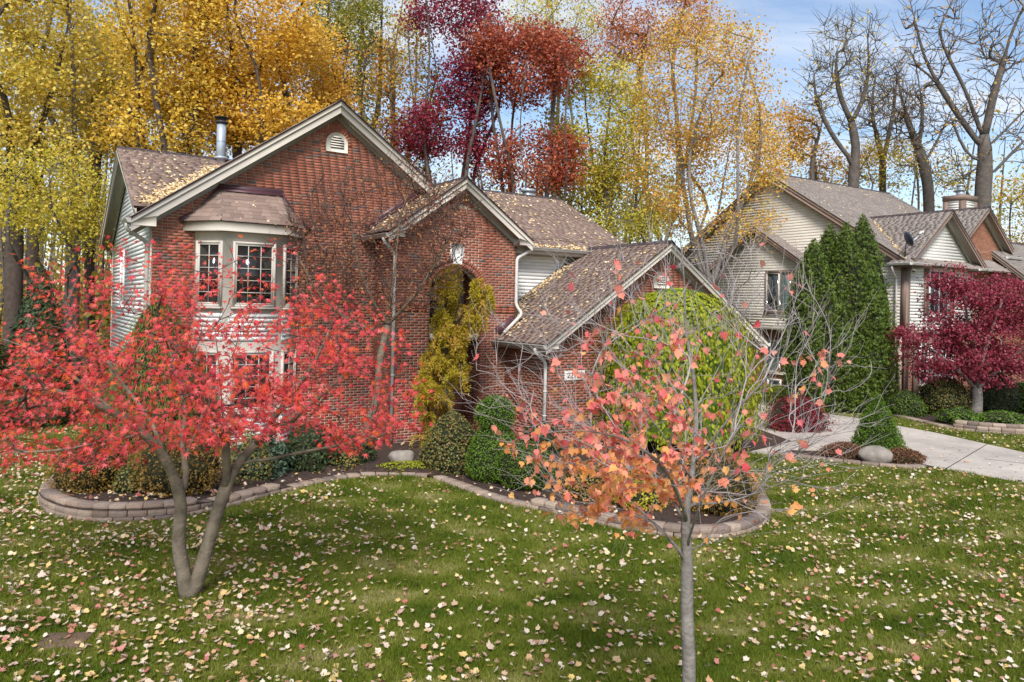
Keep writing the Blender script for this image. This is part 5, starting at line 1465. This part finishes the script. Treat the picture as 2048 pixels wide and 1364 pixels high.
# boulders
def boulder(label, loc, sx_, sy_, sz_, seed):
    r = np.random.default_rng(seed)
    import bmesh
    bm = bmesh.new(); bmesh.ops.create_icosphere(bm, subdivisions=3, radius=1)
    dirs = r.normal(size=(9, 3)); dirs /= np.linalg.norm(dirs, axis=1)[:, None]
    for v in bm.verts:
        c = np.array(v.co); d = 1.0
        for q in dirs:
            t = c @ q
            if t > .72: d = min(d, .72 / t + .05)
        v.co = Vector(c * d * np.array((sx_, sy_, sz_)))
    me = bpy.data.meshes.new('boulder'); bm.to_mesh(me); bm.free(); me.materials.append(M['boulder'])
    me.polygons.foreach_set('use_smooth', np.ones(len(me.polygons), bool))
    o = add('boulder', me); o.location = loc; tag(o, label, 'boulder'); return o
boulder('grey brown boulder at the back of the bed near the spirea', (-2.27, 16.2, .18), .32, .26, .24, 3)
p = at(1748, 918, 18.0); boulder('tan boulder between the two heathers in the island bed', (p[0], 17.95, .14), .42, .3, .26, 5)
p = at(1268, 930, 15.6); boulder('pinkish boulder half hidden behind the young maple leaves', (p[0], 15.7, .2), .35, .28, .3, 8)

# lid in the lawn
q = np.array([at(90, 1300, 1)[0], 0])
lidc = np.array((-4.43, 7.68))
ld = empty('buried_lid', (lidc[0], lidc[1], 0), .12); tag(ld, 'flat brown buried box lid showing through the lawn at lower left', 'lid')
l1 = MB(); l1.box(-.22, .22, -.17, .17, -.02, .022); l1.build('lid_plate', M['lid'], ld, bevel=.006)
l2 = MB(); l2.tube([(-.02, 0, .022), (-.02, 0, .026)], .018, 10); l2.build('bolt', M['dark_metal'], ld)

# ---------------------------------------------------------------- garden trees
def cam_sort(pos):
    return np.argsort(np.linalg.norm(pos - np.array((0, 0, CAM_H)), axis=1))

def big_leaves(root, base, pos, nrm, size, mname, tmpls, n_ind, tang=None):
    """the n_ind leaves nearest the camera as objects, the rest as one part"""
    R = frames(nrm, tang); o = cam_sort(pos); near, rest = o[:n_ind], o[n_ind:]
    mes = [mesh_np('leaf', V, F, M[mname]) for V, F in tmpls]
    for i in near:
        ob = bpy.data.objects.new('leaf', mes[i % len(mes)]); COL.objects.link(ob); ob.parent = root
        m = np.eye(4); m[:3, :3] = R[i] * size[i]; m[:3, 3] = pos[i] - base
        ob.matrix_basis = Matrix(m.tolist())
    if len(rest):
        l = leaf_mesh('crown', M[mname], tmpls, pos[rest], R[rest], size[rest], root, base); l['kind'] = 'stuff'

# red japanese maple, left foreground
def red_maple():
    Y = 8.93
    base = np.array((at(382, 1192, Y)[0], Y, 0.0))
    P = lambda *l: [at(u, v, Y + d) for u, v, d in l]
    root = empty('red_maple', tuple(base)); tag(root, 'low red leaved maple with a forked mottled trunk on the lawn', 'tree')
    stems = [P((378, 1200, 0), (366, 1140, 0), (357, 1080, 0), (362, 1015, .0), (350, 960, -.05), (325, 910, -.15), (288, 868, -.3), (235, 830, -.5), (170, 800, -.7), (90, 775, -.9)),
             P((383, 1195, 0), (398, 1150, .02), (414, 1095, .05), (430, 1040, .1), (452, 975, .15), (475, 930, .2), (515, 885, .3), (565, 850, .45), (630, 800, .6), (700, 740, .8)),
             P((364, 1000, 0), (372, 945, .15), (364, 880, .3), (370, 820, .5), (350, 740, .7), (330, 650, .9)),
             P((368, 910, .2), (395, 860, .4), (420, 790, .8), (470, 700, 1.0), (480, 620, 1.2)),
             P((455, 970, .15), (452, 900, .0), (445, 830, -.2), (440, 750, -.4), (430, 660, -.5)),
             P((448, 880, -.05), (425, 820, -.5), (390, 760, -.9), (340, 700, -1.2)),
             P((480, 925, .2), (540, 918, .1), (600, 905, -.1), (680, 890, -.3), (770, 868, -.5)),
             P((515, 885, .3), (560, 820, -.1), (620, 740, -.4), (660, 660, -.5)),
             P((330, 915, -.15), (300, 840, .2), (240, 760, .5), (190, 680, .7)),
             P((290, 870, -.3), (220, 880, -.6), (120, 900, -.8), (20, 905, -1.0)),
             P((235, 830, -.5), (130, 740, -.4), (40, 690, -.4), (-60, 660, -.4))]
    # umbrella shaped layered crown
    T = []
    while len(T) < 820:
        q = rng.uniform((-1, -1, -1), (1, 1, 1))
        if q[0] ** 2 + q[1] ** 2 > 1: continue
        rr = math.hypot(q[0], q[1])
        u = 380 + q[0] * 465 + q[1] * 20
        top = 500 + 215 * rr ** 2.2 + 40 * math.sin(u * .013 + 1.2)
        bot = 880 + 20 * math.sin(u * .02)
        if u < 300: bot = 930
        v = top + (bot - top) * rng.random() ** .9
        p_ = at(u, v, Y + q[1] * 2.1)
        T.append(p_)
    for k in range(45):            # a few sprigs that stand above the crown
        u = rng.uniform(60, 700); T.append(at(u, rng.uniform(470, 600) + abs(u - 400) * .12, Y + rng.uniform(-1, 1)))
    T = np.array(T)
    lines, nst = skeleton(stems, T, .11, .0032, seg=.16, k=.60, asc=.2, curl=.35, jit=.10)
    for i in range(nst):
        p_, r_ = lines[i]
        if i == 0: lines[i] = (p_, np.maximum(r_, np.interp(np.arange(len(r_)), [0, 8, 22], [.088, .068, .018])))
        if i == 1: lines[i] = (p_, np.maximum(r_, np.interp(np.arange(len(r_)), [0, 8, 22], [.085, .062, .018])))
    wood(twigs(lines, nst, 500, .12, .35, .0026, .3), nst, base, root, M['bark_maple'], M['twig_dark'], flare=1.25)
    pos, nrm = crown_leaves(lines, nst, 11.0, .09, zs=.7, frac=.6, up=1.1)
    keep = pos[:, 2] > .95; pos, nrm = pos[keep], nrm[keep]
    nrm = nrm + np.array((0, -.35, 0))
    big_leaves(root, base, pos, nrm, rng.uniform(.046, .082, len(pos)), 'leaf_red', PALM, 300, (pos - np.array(at(385, 760, Y))) * (.8, .8, .1) + (0, 0, -.55) + rng.normal(size=pos.shape) * .6)
    o2 = [at(345, 730, 8.1), at(355, 765, 8.1)]
red_maple()

# young red maple with orange leaves, right foreground
def orange_maple():
    Y = 5.75
    base = np.array((at(1378, 1380, Y)[0], Y, 0.0))
    P = lambda *l: [at(u, v, Y + d) for u, v, d in l]
    root = empty('young_maple', tuple(base)); tag(root, 'young maple with a slim grey trunk and thinning orange leaves', 'tree')
    st0 = [base] + P((1378, 1340, 0), (1374, 1230, 0), (1374, 1110, 0), (1372, 1030, 0), (1384, 950, .05), (1392, 860, .05), (1388, 760, .1), (1372, 660, .1), (1368, 560, .05), (1360, 470, 0))
    stems = [st0,
             P((1374, 1120, 0), (1345, 1085, -.05), (1320, 1055, -.15), (1280, 1030, -.3), (1200, 1010, -.45), (1120, 1000, -.55)),
             P((1374, 1100, 0), (1420, 1085, .0), (1490, 1070, -.1), (1570, 1060, -.2), (1650, 1030, -.3), (1720, 995, -.35)),
             P((1372, 1050, 0), (1345, 1000, .2), (1300, 950, .4), (1230, 915, .6), (1130, 890, .7), (1010, 850, .8)),
             P((1376, 1020, 0), (1415, 985, .2), (1480, 940, .4), (1560, 900, .5), (1660, 870, .6)),
             P((1384, 960, 0), (1340, 890, -.2), (1290, 820, -.35), (1240, 730, -.45), (1180, 640, -.5)),
             P((1388, 930, .05), (1440, 860, -.1), (1500, 790, -.2), (1590, 700, -.3), (1650, 610, -.3)),
             P((1392, 850, .05), (1350, 780, .3), (1300, 700, .5), (1262, 610, .6), (1240, 520, .6)),
             P((1390, 820, .05), (1440, 730, .3), (1480, 640, .4), (1530, 550, .5)),
             P((1374, 1090, 0), (1400, 1010, -.35), (1440, 920, -.5), (1480, 850, -.6)),
             P((1376, 1040, 0), (1330, 940, -.5), (1250, 880, -.7), (1140, 860, -.8), (1040, 880, -.9)),
             P((1374, 1010, .1), (1470, 1000, .4), (1580, 960, .6), (1700, 940, .7))]
    T = []
    while len(T) < 900:
        q = rng.normal(size=3); q /= np.linalg.norm(q); q *= rng.uniform(.2, 1) ** .5
        u = 1352 + q[0] * (430 if q[0] < 0 else 420); v = 800 + q[2] * -1 * (370 if q[2] > 0 else 290)
        if v > 1000 and abs(u - 1352) < 60: continue
        T.append(at(u, v, Y + q[1] * 1.35))
    T = np.array(T)
    lines, nst = skeleton(stems, T, .036, .0018, seg=.11, k=.52, asc=1.2, curl=.30, jit=.012, cw=1.1, outward=at(1375, 1000, Y))
    p_, r_ = lines[0]
    i1 = np.arange(len(r_)); lines[0] = (p_, np.maximum(r_, np.interp(p_[:, 2], [0, 1.5, 2.2, 4], [.054, .046, .022, .004])))
    wood(twigs(lines, nst, 1300, .10, .34, .0017, .45, at(1375, 950, Y)), nst, base, root, M['bark_grey'], M['twig'], flare=1.3)
    # leaves cling to the lower, inner and left part of the crown
    pos, nrm = [], []
    for p_, r_ in lines[nst:]:
        e = p_[-1]; Yd = e[1]
        u = 1024 + e[0] / Yd * FPX; v = 615 + (CAM_H - e[2]) / Yd * FPX
        w1 = .62 * math.exp(-((u - 1300) / 120) ** 2 - ((v - 820) / 150) ** 2) + 1.6 * math.exp(-((u - 1250) / 125) ** 2 - ((v - 975) / 75) ** 2) + .5 * math.exp(-((u - 1120) / 110) ** 2 - ((v - 880) / 60) ** 2) + .3 * math.exp(-((u - 1640) / 60) ** 2 - ((v - 980) / 40) ** 2) + .3 * math.exp(-((u - 1640) / 60) ** 2 - ((v - 700) / 40) ** 2) + .022
        k = rng.poisson(8.0 * w1)
        for j in range(k):
            i = rng.integers(max(1, len(p_) // 3), len(p_)); pos.append(p_[i] + rng.normal(size=3) * .022 - (0, 0, .02))
    pos = np.array(pos); nrm = rng.normal(size=pos.shape) * .9 + np.array((0, -.6, .45))
    tg = np.array((0, -.15, -.8)) + rng.normal(size=pos.shape) * .55
    sz = rng.uniform(.036, .066, len(pos))
    hi = (pos[:, 2] > 2.45) & (rng.random(len(pos)) < .8)
    n = len(pos); lo = ~hi
    big_leaves(root, base, pos[lo], nrm[lo], sz[lo], 'leaf_orange', MAPLE, 180, tg[lo])
    big_leaves(root, base, pos[hi], nrm[hi], sz[hi], 'leaf_pink', MAPLE, 120, tg[hi])
orange_maple()

# crabapple in the corner beside the entry
def crab():
    b = hw(4.25, -1.75); base = np.array((b[0], b[1], .05)); Y = b[1]
    root = empty('crabapple', tuple(base)); tag(root, 'nearly bare crabapple with russet leaves against the brick front', 'tree')
    P = lambda *l: [at(u, v, Y + d) for u, v, d in l]
    stems = [[base] + P((752, 800, 0), (760, 720, 0), (775, 650, 0)), P((775, 650, 0), (740, 590, -.2), (715, 520, -.3), (700, 430, -.3)), P((775, 650, 0), (830, 590, -.3), (870, 530, -.5), (905, 460, -.6)), P((772, 670, 0), (700, 640, -.4), (640, 590, -.5), (600, 520, -.5)), P((775, 640, 0), (790, 540, .0), (800, 440, .1), (830, 350, .1)), P((765, 690, 0), (720, 650, -.6), (650, 640, -.9))]
    T = np.concatenate([blob(*px_blob(760, 480, 190, 170, Y - .35, 800, .45)), blob(*px_blob(650, 520, 90, 110, Y - .5, 160, .5)), blob(*px_blob(880, 430, 80, 90, Y - .5, 130, .5))])
    T[:, 1] = np.minimum(T[:, 1], Y + .9)
    lines, nst = skeleton(stems, T, .085, .008, seg=.2, k=.62, asc=.7, jit=.09)
    wood(twigs(lines, nst, 1500, .2, .55, .006, .6), nst, base, root, M['bark_maple'], M['twig_dark'], flare=1.3)
    pos, nrm = crown_leaves(lines, nst, 5.0, .10, frac=.6)
    leaf_mesh('crown', M['leaf_crab'], OVAL, pos, frames(nrm), rng.uniform(.04, .075, len(pos)), root, base)
crab()

# golden weeping conifer in front of the arch
def larch():
    b = hw(6.55, -2.55); base = np.array((b[0], b[1], .05)); Y = b[1]
    root = empty('weeping_larch', tuple(base)); tag(root, 'golden weeping conifer leaning across the arched entry', 'conifer')
    P = lambda *l: [at(u, v, Y + d) for u, v, d in l]
    stems = [[base] + P((900, 820, 0), (885, 740, 0), (905, 650, 0), (925, 570, 0), (905, 500, 0)), P((900, 660, 0), (945, 610, -.2), (975, 580, -.3)), P((887, 740, 0), (855, 690, -.2), (848, 690, -.25)), P((900, 600, 0), (880, 570, .2)), P((890, 720, 0), (930, 690, -.3), (950, 690, -.3))]
    T = np.concatenate([blob(*px_blob(905, 565, 26, 36, Y, 26, .8)), blob(*px_blob(962, 600, 24, 50, Y - .2, 34, .8)), blob(*px_blob(918, 640, 50, 30, Y, 34, .8)), blob(*px_blob(890, 690, 38, 36, Y, 34, .8)), blob(*px_blob(870, 745, 30, 44, Y, 32, .8)), blob(*px_blob(920, 725, 26, 40, Y, 18, .8)), blob(*px_blob(862, 800, 30, 34, Y - .2, 22, .8)), blob(*px_blob(848, 755, 16, 30, Y - .2, 8, .8)), blob(*px_blob(855, 865, 22, 24, Y - .2, 8, .8))])
    lines, nst = skeleton(stems, T, .07, .006, seg=.16, k=.5, asc=.2, jit=.08)
    wood(lines, nst, base, root, M['bark_dark'], M['twig_dark'])
    pos, tg = [], []
    tipm = []
    for p_, r_ in lines[nst:]:
        for s in range(2):
            i = rng.integers(max(1, len(p_) // 3), len(p_)); o_ = p_[i]
            L = rng.uniform(.12, .45); a = rng.random() * 6.28; d = np.array((math.cos(a), math.sin(a), 0)) * rng.uniform(.04, .24)
            c = bez(o_, o_ + d + (0, 0, .08), o_ + d * 1.3 - (0, 0, L), 14)
            q = np.repeat(c, 7, axis=0) + rng.normal(size=(98, 3)) * .016
            pos.append(q); tt = np.repeat(np.gradient(c, axis=0), 7, axis=0); tt /= np.linalg.norm(tt, axis=1)[:, None] + 1e-9
            tg.append(tt * .8 + rng.normal(size=q.shape) * .9); tipm.append(np.full(98, rng.random()))
    pos = np.concatenate(pos); tg = np.concatenate(tg); tipm = np.concatenate(tipm)
    for nm, s in (('leaf_larch', tipm > .3), ('leaf_larchtip', tipm <= .3)):
        leaf_mesh('foliage', M[nm], [long_leaf(.1, .2)], pos[s], frames(rng.normal(size=tg[s].shape), tg[s]), rng.uniform(.06, .10, s.sum()), root, base)
larch()

# lime green weeping tree in front of the garage
def dome():
    b = hw(11.9, -5.1); base = np.array((b[0], b[1], .05)); Y = b[1]
    root = empty('weeping_tree', tuple(base)); tag(root, 'dome shaped lime green weeping tree in front of the garage gable', 'tree')
    c = at(1352, 735, Y); s = Y / FPX
    tr = MB(); tr.tube([(0, 0, 0), (.05, 0, 1.2), (0, 0, 2.6), (-.05, 0, 3.4)], [.13, .10, .08, .05], 9); tr.build('trunk', M['bark_mid'], root, smooth=True)
    n = 16000
    a = rng.random(n) * 2 * math.pi; h = rng.random(n) ** .8
    zt = at(1352, 575, Y)[2]; zb = .35
    prof_h = np.array([0, .15, .35, .55, .75, .88, .96, 1.0]); prof_r = np.array([1.02, 1.0, .98, .93, .78, .58, .36, .05])
    R0_ = 172 * s
    lump = 1 + .06 * np.sin(5 * a + 1) + .06 * np.sin(9 * a + 9 * h) + .05 * np.sin(17 * a - 8 * h) + .04 * np.sin(23 * a + 19 * h)
    r = np.interp(h, prof_h, prof_r) * R0_ * lump * rng.uniform(.80, 1.03, n)
    z = zb + h * (zt - zb) + .1 * np.sin(7 * a) * (1 - h)
    pos = np.stack([c[0] + r * np.cos(a), base[1] + r * np.sin(a) * .85, z], axis=1)
    out = np.stack([np.cos(a), np.sin(a), .3 + 1.2 * (h > .85)], axis=1)
    tg = out * .35 + (0, 0, -1.1) + rng.normal(size=out.shape) * .28
    nr = out + rng.normal(size=out.shape) * .3
    sz = rng.uniform(.06, .125, n)
    big_leaves(root, base, pos, nr, sz, 'leaf_lime', [long_leaf(.25, .55), long_leaf(.4, .5), long_leaf(.1, .6)], 200, tg)
    # hanging withies inside
    w_ = MB()
    for k in range(120):
        aa = rng.random() * 6.28; rr = R0_ * rng.uniform(.5, .85)
        top = np.array((0, 0, zt - .5 - base[2])); mid = np.array((c[0] - base[0] + rr * .7 * math.cos(aa), rr * .6 * math.sin(aa), zt - .35)); end = np.array((c[0] - base[0] + rr * math.cos(aa), rr * .85 * math.sin(aa), rng.uniform(.5, 2)))
        w_.tube(bez(top, mid, end, 8), np.linspace(.025, .005, 8), 3, cap=False)
    w_.build('branches', M['twig_dark'], root)
    nh, na = 14, 28
    V = []
    for i in range(nh):
        hh = i / (nh - 1) * .97
        for j in range(na):
            aa = 6.2832 * j / na; q = np.interp(hh, prof_h, prof_r) * R0_ * .80 * (1 + .05 * math.sin(5 * aa + 1))
            V.append((c[0] - base[0] + q * math.cos(aa), q * math.sin(aa) * .85, zb + hh * (zt - zb)))
    F = [(i * na + j, i * na + (j + 1) % na, (i + 1) * na + (j + 1) % na, (i + 1) * na + j) for i in range(nh - 1) for j in range(na)]
    cm = MB(); cm.rawnp(np.array(V), F); cm.build('inner_foliage', M['leaf_box'], root)
dome()

# purple tree beside the beige house
def purple():
    Y = 26.2
    base = ground_at(1952, Y); base[2] = .1
    root = empty('purple_tree', tuple(base)); tag(root, 'layered purple red tree in front of the beige sided house', 'tree')
    P = lambda *l: [at(u, v, Y + d) for u, v, d in l]
    stems = [[base] + P((1955, 800, 0), (1953, 775, 0)), P((1953, 780, 0), (1925, 750, -.3), (1880, 710, -.6), (1835, 680, -.8)), P((1953, 780, 0), (1985, 750, .2), (2030, 710, .3), (2080, 680, .3)), P((1953, 775, 0), (1950, 720, .3), (1935, 640, .4), (1925, 560, .3)), P((1952, 775, 0), (1965, 720, -.5), (1990, 640, -.8), (2010, 590, -.8))]
    T = []
    for (u, v, du, dv, n) in ((1860, 670, 75, 30, 50), (1905, 715, 95, 30, 46), (1930, 620, 85, 55, 80), (1900, 555, 45, 30, 24), (2010, 600, 75, 50, 70), (2050, 690, 90, 60, 90), (1960, 690, 80, 50, 60), (1990, 745, 90, 25, 36), (2070, 610, 70, 60, 40), (1855, 740, 50, 18, 14)):
        T.append(blob(*px_blob(u, v, du, dv, Y, n, 1.0)))
    T = np.concatenate(T)
    lines, nst = skeleton(stems, T, .17, .006, seg=.3, k=.62, asc=.3, jit=.09)
    wood(lines, nst, base, root, M['bark_grey'], M['twig_dark'], flare=1.35)
    pos, nrm = crown_leaves(lines, nst, 46, .2, zs=.45, frac=.6, up=.9)
    tg = rng.normal(size=pos.shape) * .7 + (0, 0, -.8)
    leaf_mesh('crown', M['leaf_purple'], [long_leaf(.3, .5), oval_leaf(.3, .6)], pos, frames(nrm, tg), rng.uniform(.08, .13, len(pos)), root, base)
purple()

# ---------------------------------------------------------------- grass and fallen leaves
def inside(poly, x, y):
    poly = np.asarray(poly); r = np.zeros(len(x), bool); j = len(poly) - 1
    for i in range(len(poly)):
        xi, yi = poly[i]; xj, yj = poly[j]
        c = ((yi > y) != (yj > y)) & (x < (xj - xi) * (y - yi) / (yj - yi + 1e-12) + xi)
        r ^= c; j = i
    return r
houseP = [hw(-.1, -.05), hw(5.2, -.05), hw(5.2, -1.4), hw(8.4, -1.4), hw(8.4, -3.4), hw(16.3, -3.4), hw(16.3, 3), hw(14.2, 3), hw(14.2, 8.3), hw(-.1, 8.3)]
mulch2 = [tuple(hw(16.3, -3.0)), (7.6, 20.6), (6.6, 19.6), (5.35, 18.4), (5.2, 19.2)]
def on_lawn(x, y):
    return ~(inside(bedA, x, y) | inside(DRIVE, x, y) | inside(bedN, x, y) | inside(bedI, x, y) | inside(houseP, x, y) | inside(mulch2, x, y))
def vnoise(x, y, s, seed):
    r = np.random.default_rng(seed); t = r.random((64, 64))
    xs, ys = x / s, y / s; i, j = np.floor(xs).astype(int), np.floor(ys).astype(int); fx, fy = xs - i, ys - j
    fx, fy = fx * fx * (3 - 2 * fx), fy * fy * (3 - 2 * fy)
    g = lambda a, b: t[a % 64, b % 64]
    return (g(i, j) * (1 - fx) + g(i + 1, j) * fx) * (1 - fy) + (g(i, j + 1) * (1 - fx) + g(i + 1, j + 1) * fx) * fy

def grass():
    n = 520000
    Ymin, Ymax = 5.2, 26
    Y = Ymin * (Ymax / Ymin) ** rng.random(n)
    x = rng.uniform(-.78, .78, n) * Y
    k = on_lawn(x, Y); x, Y = x[k], Y[k]; n = len(x)
    sc = np.maximum(1, Y / 9)
    h = rng.uniform(.03, .065, n) * (.75 + .6 * vnoise(x, Y, .35, 3)) * np.sqrt(sc); wd = .0042 * sc * rng.uniform(.7, 1.4, n)
    a = rng.random(n) * 6.283; la = rng.random(n) * 6.283; ln = h * rng.uniform(.2, .9, n)
    V = np.zeros((n, 3, 3), np.float32)
    V[:, 0, 0] = x - np.cos(a) * wd; V[:, 0, 1] = Y - np.sin(a) * wd
    V[:, 1, 0] = x + np.cos(a) * wd; V[:, 1, 1] = Y + np.sin(a) * wd
    V[:, 2, 0] = x + np.cos(la) * ln; V[:, 2, 1] = Y + np.sin(la) * ln; V[:, 2, 2] = h
    F = np.arange(3 * n).reshape(n, 3)
    o = add('grass', mesh_np('grass', V.reshape(-1, 3), F, M['grass'], rng.random(n))); o['kind'] = 'stuff'
grass()

LEAFLIT = [maple_leaf(.35, .1), maple_leaf(-.35, .1), maple_leaf(.15, .3), maple_leaf(-.5, -.1), palm_leaf(.3, .15)]
def litter():
    n = 64000
    Y = 5.4 * (30 / 5.4) ** rng.random(n); x = rng.uniform(-.76, .76, n) * Y
    dens = .30 + .5 * vnoise(x, Y, 1.1, 9) * vnoise(x, Y, .4, 10) * 2
    dens *= np.interp(x / Y, [-.7, -.35, -.1, .25, .7], [2.1, 1.35, .75, .85, 1.35])
    dens *= np.interp(Y, [5, 9, 14, 30], [.25, .42, .75, .9])
    lawn_ = on_lawn(x, Y)
    drive_ = inside(DRIVE, x, Y)
    dens = np.where(lawn_, dens, np.where(drive_, dens * .16, dens * .55))
    dens = np.where(inside(houseP, x, Y), 0, dens)
    k = rng.random(n) < dens
    x, Y, drive_, lawn_ = x[k], Y[k], drive_[k], lawn_[k]; n = len(x)
    bed = inside(bedA, x, Y)
    z = np.where(drive_, .016, np.where(lawn_, rng.uniform(.028, .058, n), .03))
    z = z + np.where(bed, np.array([bed_z(a, b) for a, b in zip(x, Y)]), 0)
    pos = np.stack([x, Y, z], axis=1)
    nrm = rng.normal(size=(n, 3)) * .33 + (0, 0, 1)
    size = rng.uniform(.034, .072, n) * np.where(rng.random(n) < .12, 1.35, 1)
    R = frames(nrm)
    near = np.argsort(Y + (~lawn_) * 100 + (np.abs(x) > .66 * Y) * 100)[:300]
    rest = np.setdiff1d(np.arange(n), near)
    kinds = [('litter_cream', 'cream coloured dry maple leaf lying loose on the front lawn'), ('litter_yellow', 'yellow maple leaf lying loose on the front lawn'), ('litter_rust', 'rust brown maple leaf lying loose on the front lawn'), ('litter_red', 'red maple leaf lying loose on the front lawn')]
    mes = {m: [mesh_np('fallen_leaf', V, F, M[m]) for V, F in LEAFLIT] for m, _ in kinds}
    for i in near:
        mm, lab = kinds[rng.choice(4, p=(.52, .2, .16, .12))]
        o = bpy.data.objects.new('fallen_leaf', mes[mm][i % len(LEAFLIT)]); COL.objects.link(o)
        m = np.eye(4); m[:3, :3] = R[i] * size[i]; m[:3, 3] = pos[i]
        o.matrix_world = Matrix(m.tolist())
        tag(o, lab, 'leaf', 'maple leaves fallen on the front lawn')
    o = leaf_mesh('leaf_litter', M['litter_mix'], LEAFLIT, pos[rest], R[rest], size[rest]); o['kind'] = 'stuff'
litter()

def roof_litter():
    pos, nrm = [], []
    def strew(n, f, nr):
        q = np.array([f() for _ in range(n)]); pos.append(q); nrm.append(np.tile(np.array(nr, float), (n, 1)))
    def W(s, t, z): return np.array((*hw(s, t), z))
    nf = W(0, -.505, 1) - W(0, 0, 0)
    mainz = lambda t: 7.47 - .505 * (4.1 - t) + .035
    def valley():       # along the back of the front gable, left of it
        t = rng.uniform(.4, 3.4); s = (mainz(t) - (GZ - GS * GAP)) / GS; return W(s - abs(rng.normal()) * .22, t, mainz(t))
    strew(900, valley, nf)
    def left_slope():
        t = rng.uniform(.4, 4.0); sv = (mainz(t) - (GZ - GS * GAP)) / GS; s = rng.uniform(-.2, max(-.1, sv)); return W(s, t, mainz(t))
    strew(170, left_slope, nf)
    strew(420, lambda: (lambda t: W(rng.uniform(8.6, 14.2), t, mainz(t)))(rng.uniform(-.35, 4.0)), nf)
    strew(260, lambda: (lambda t: W(9.4 + abs(rng.normal()) * .9, t, mainz(t)))(rng.uniform(2.2, 3.9)), nf)
    strew(260, lambda: (lambda t: W(rng.uniform(9.0, 12.0), t, mainz(t)))(-.4 + abs(rng.normal()) * .12), nf)
    gz = lambda s: RZ - RS * (RAP - s) + .035
    ng = W(-RS, 0, 1) - W(0, 0, 0)
    strew(420, lambda: (lambda s: W(s, -.15 - abs(rng.normal()) * .25 if s > 9 else TE - abs(rng.normal()) * .2, gz(s)))(rng.uniform(8.4, 11.3)), ng)
    strew(200, lambda: (lambda s: W(s, TE + .1 + rng.uniform(0, 1.0), gz(s)))(8.85 + abs(rng.normal()) * .3), ng)
    strew(170, lambda: (lambda s: W(s, rng.uniform(TG - .3, TE), gz(s)))(rng.uniform(8.3, 12)), ng)
    ez = lambda s: EZ - ES * (EAP - s) + .035
    ne = W(-ES, 0, 1) - W(0, 0, 0)
    strew(260, lambda: (lambda s: W(s, rng.uniform(TE - .3, -.05), ez(s)))(rng.uniform(5.0, 6.9)), ne)
    by_ = W(0, -1.0, 1) - W(0, 0, 0)
    strew(40, lambda: (lambda k: W(rng.uniform(1.5, 2.7), -.76 + .74 * k, 5.27 + .8 * k))(rng.random() * .7), by_)
    # neighbour
    def V_(s, t, z): return np.array((*nw(s, t), z))
    mz = lambda t: 10.3 - .64 * (6.9 - t) + .04
    nn = V_(0, -.64, 1) - V_(0, 0, 0)
    strew(420, lambda: (lambda t: V_(rng.uniform(-.2, 10), t, mz(t)))(rng.uniform(-.3, 6.7)), nn)
    def nval():
        t = rng.uniform(-.2, 3.0); s = FAP - (FZ - mz(t)) / FS; return V_(s - abs(rng.normal()) * .12, t, mz(t))
    strew(260, nval, nn)
    pos_, nr = np.concatenate(pos), np.concatenate(nrm)
    nr = nr + rng.normal(size=nr.shape) * .25
    o = leaf_mesh('roof_leaf_litter', M['litter_roof'], LEAFLIT, pos_, frames(nr), rng.uniform(.05, .085, len(pos_))); o['kind'] = 'stuff'
roof_litter()
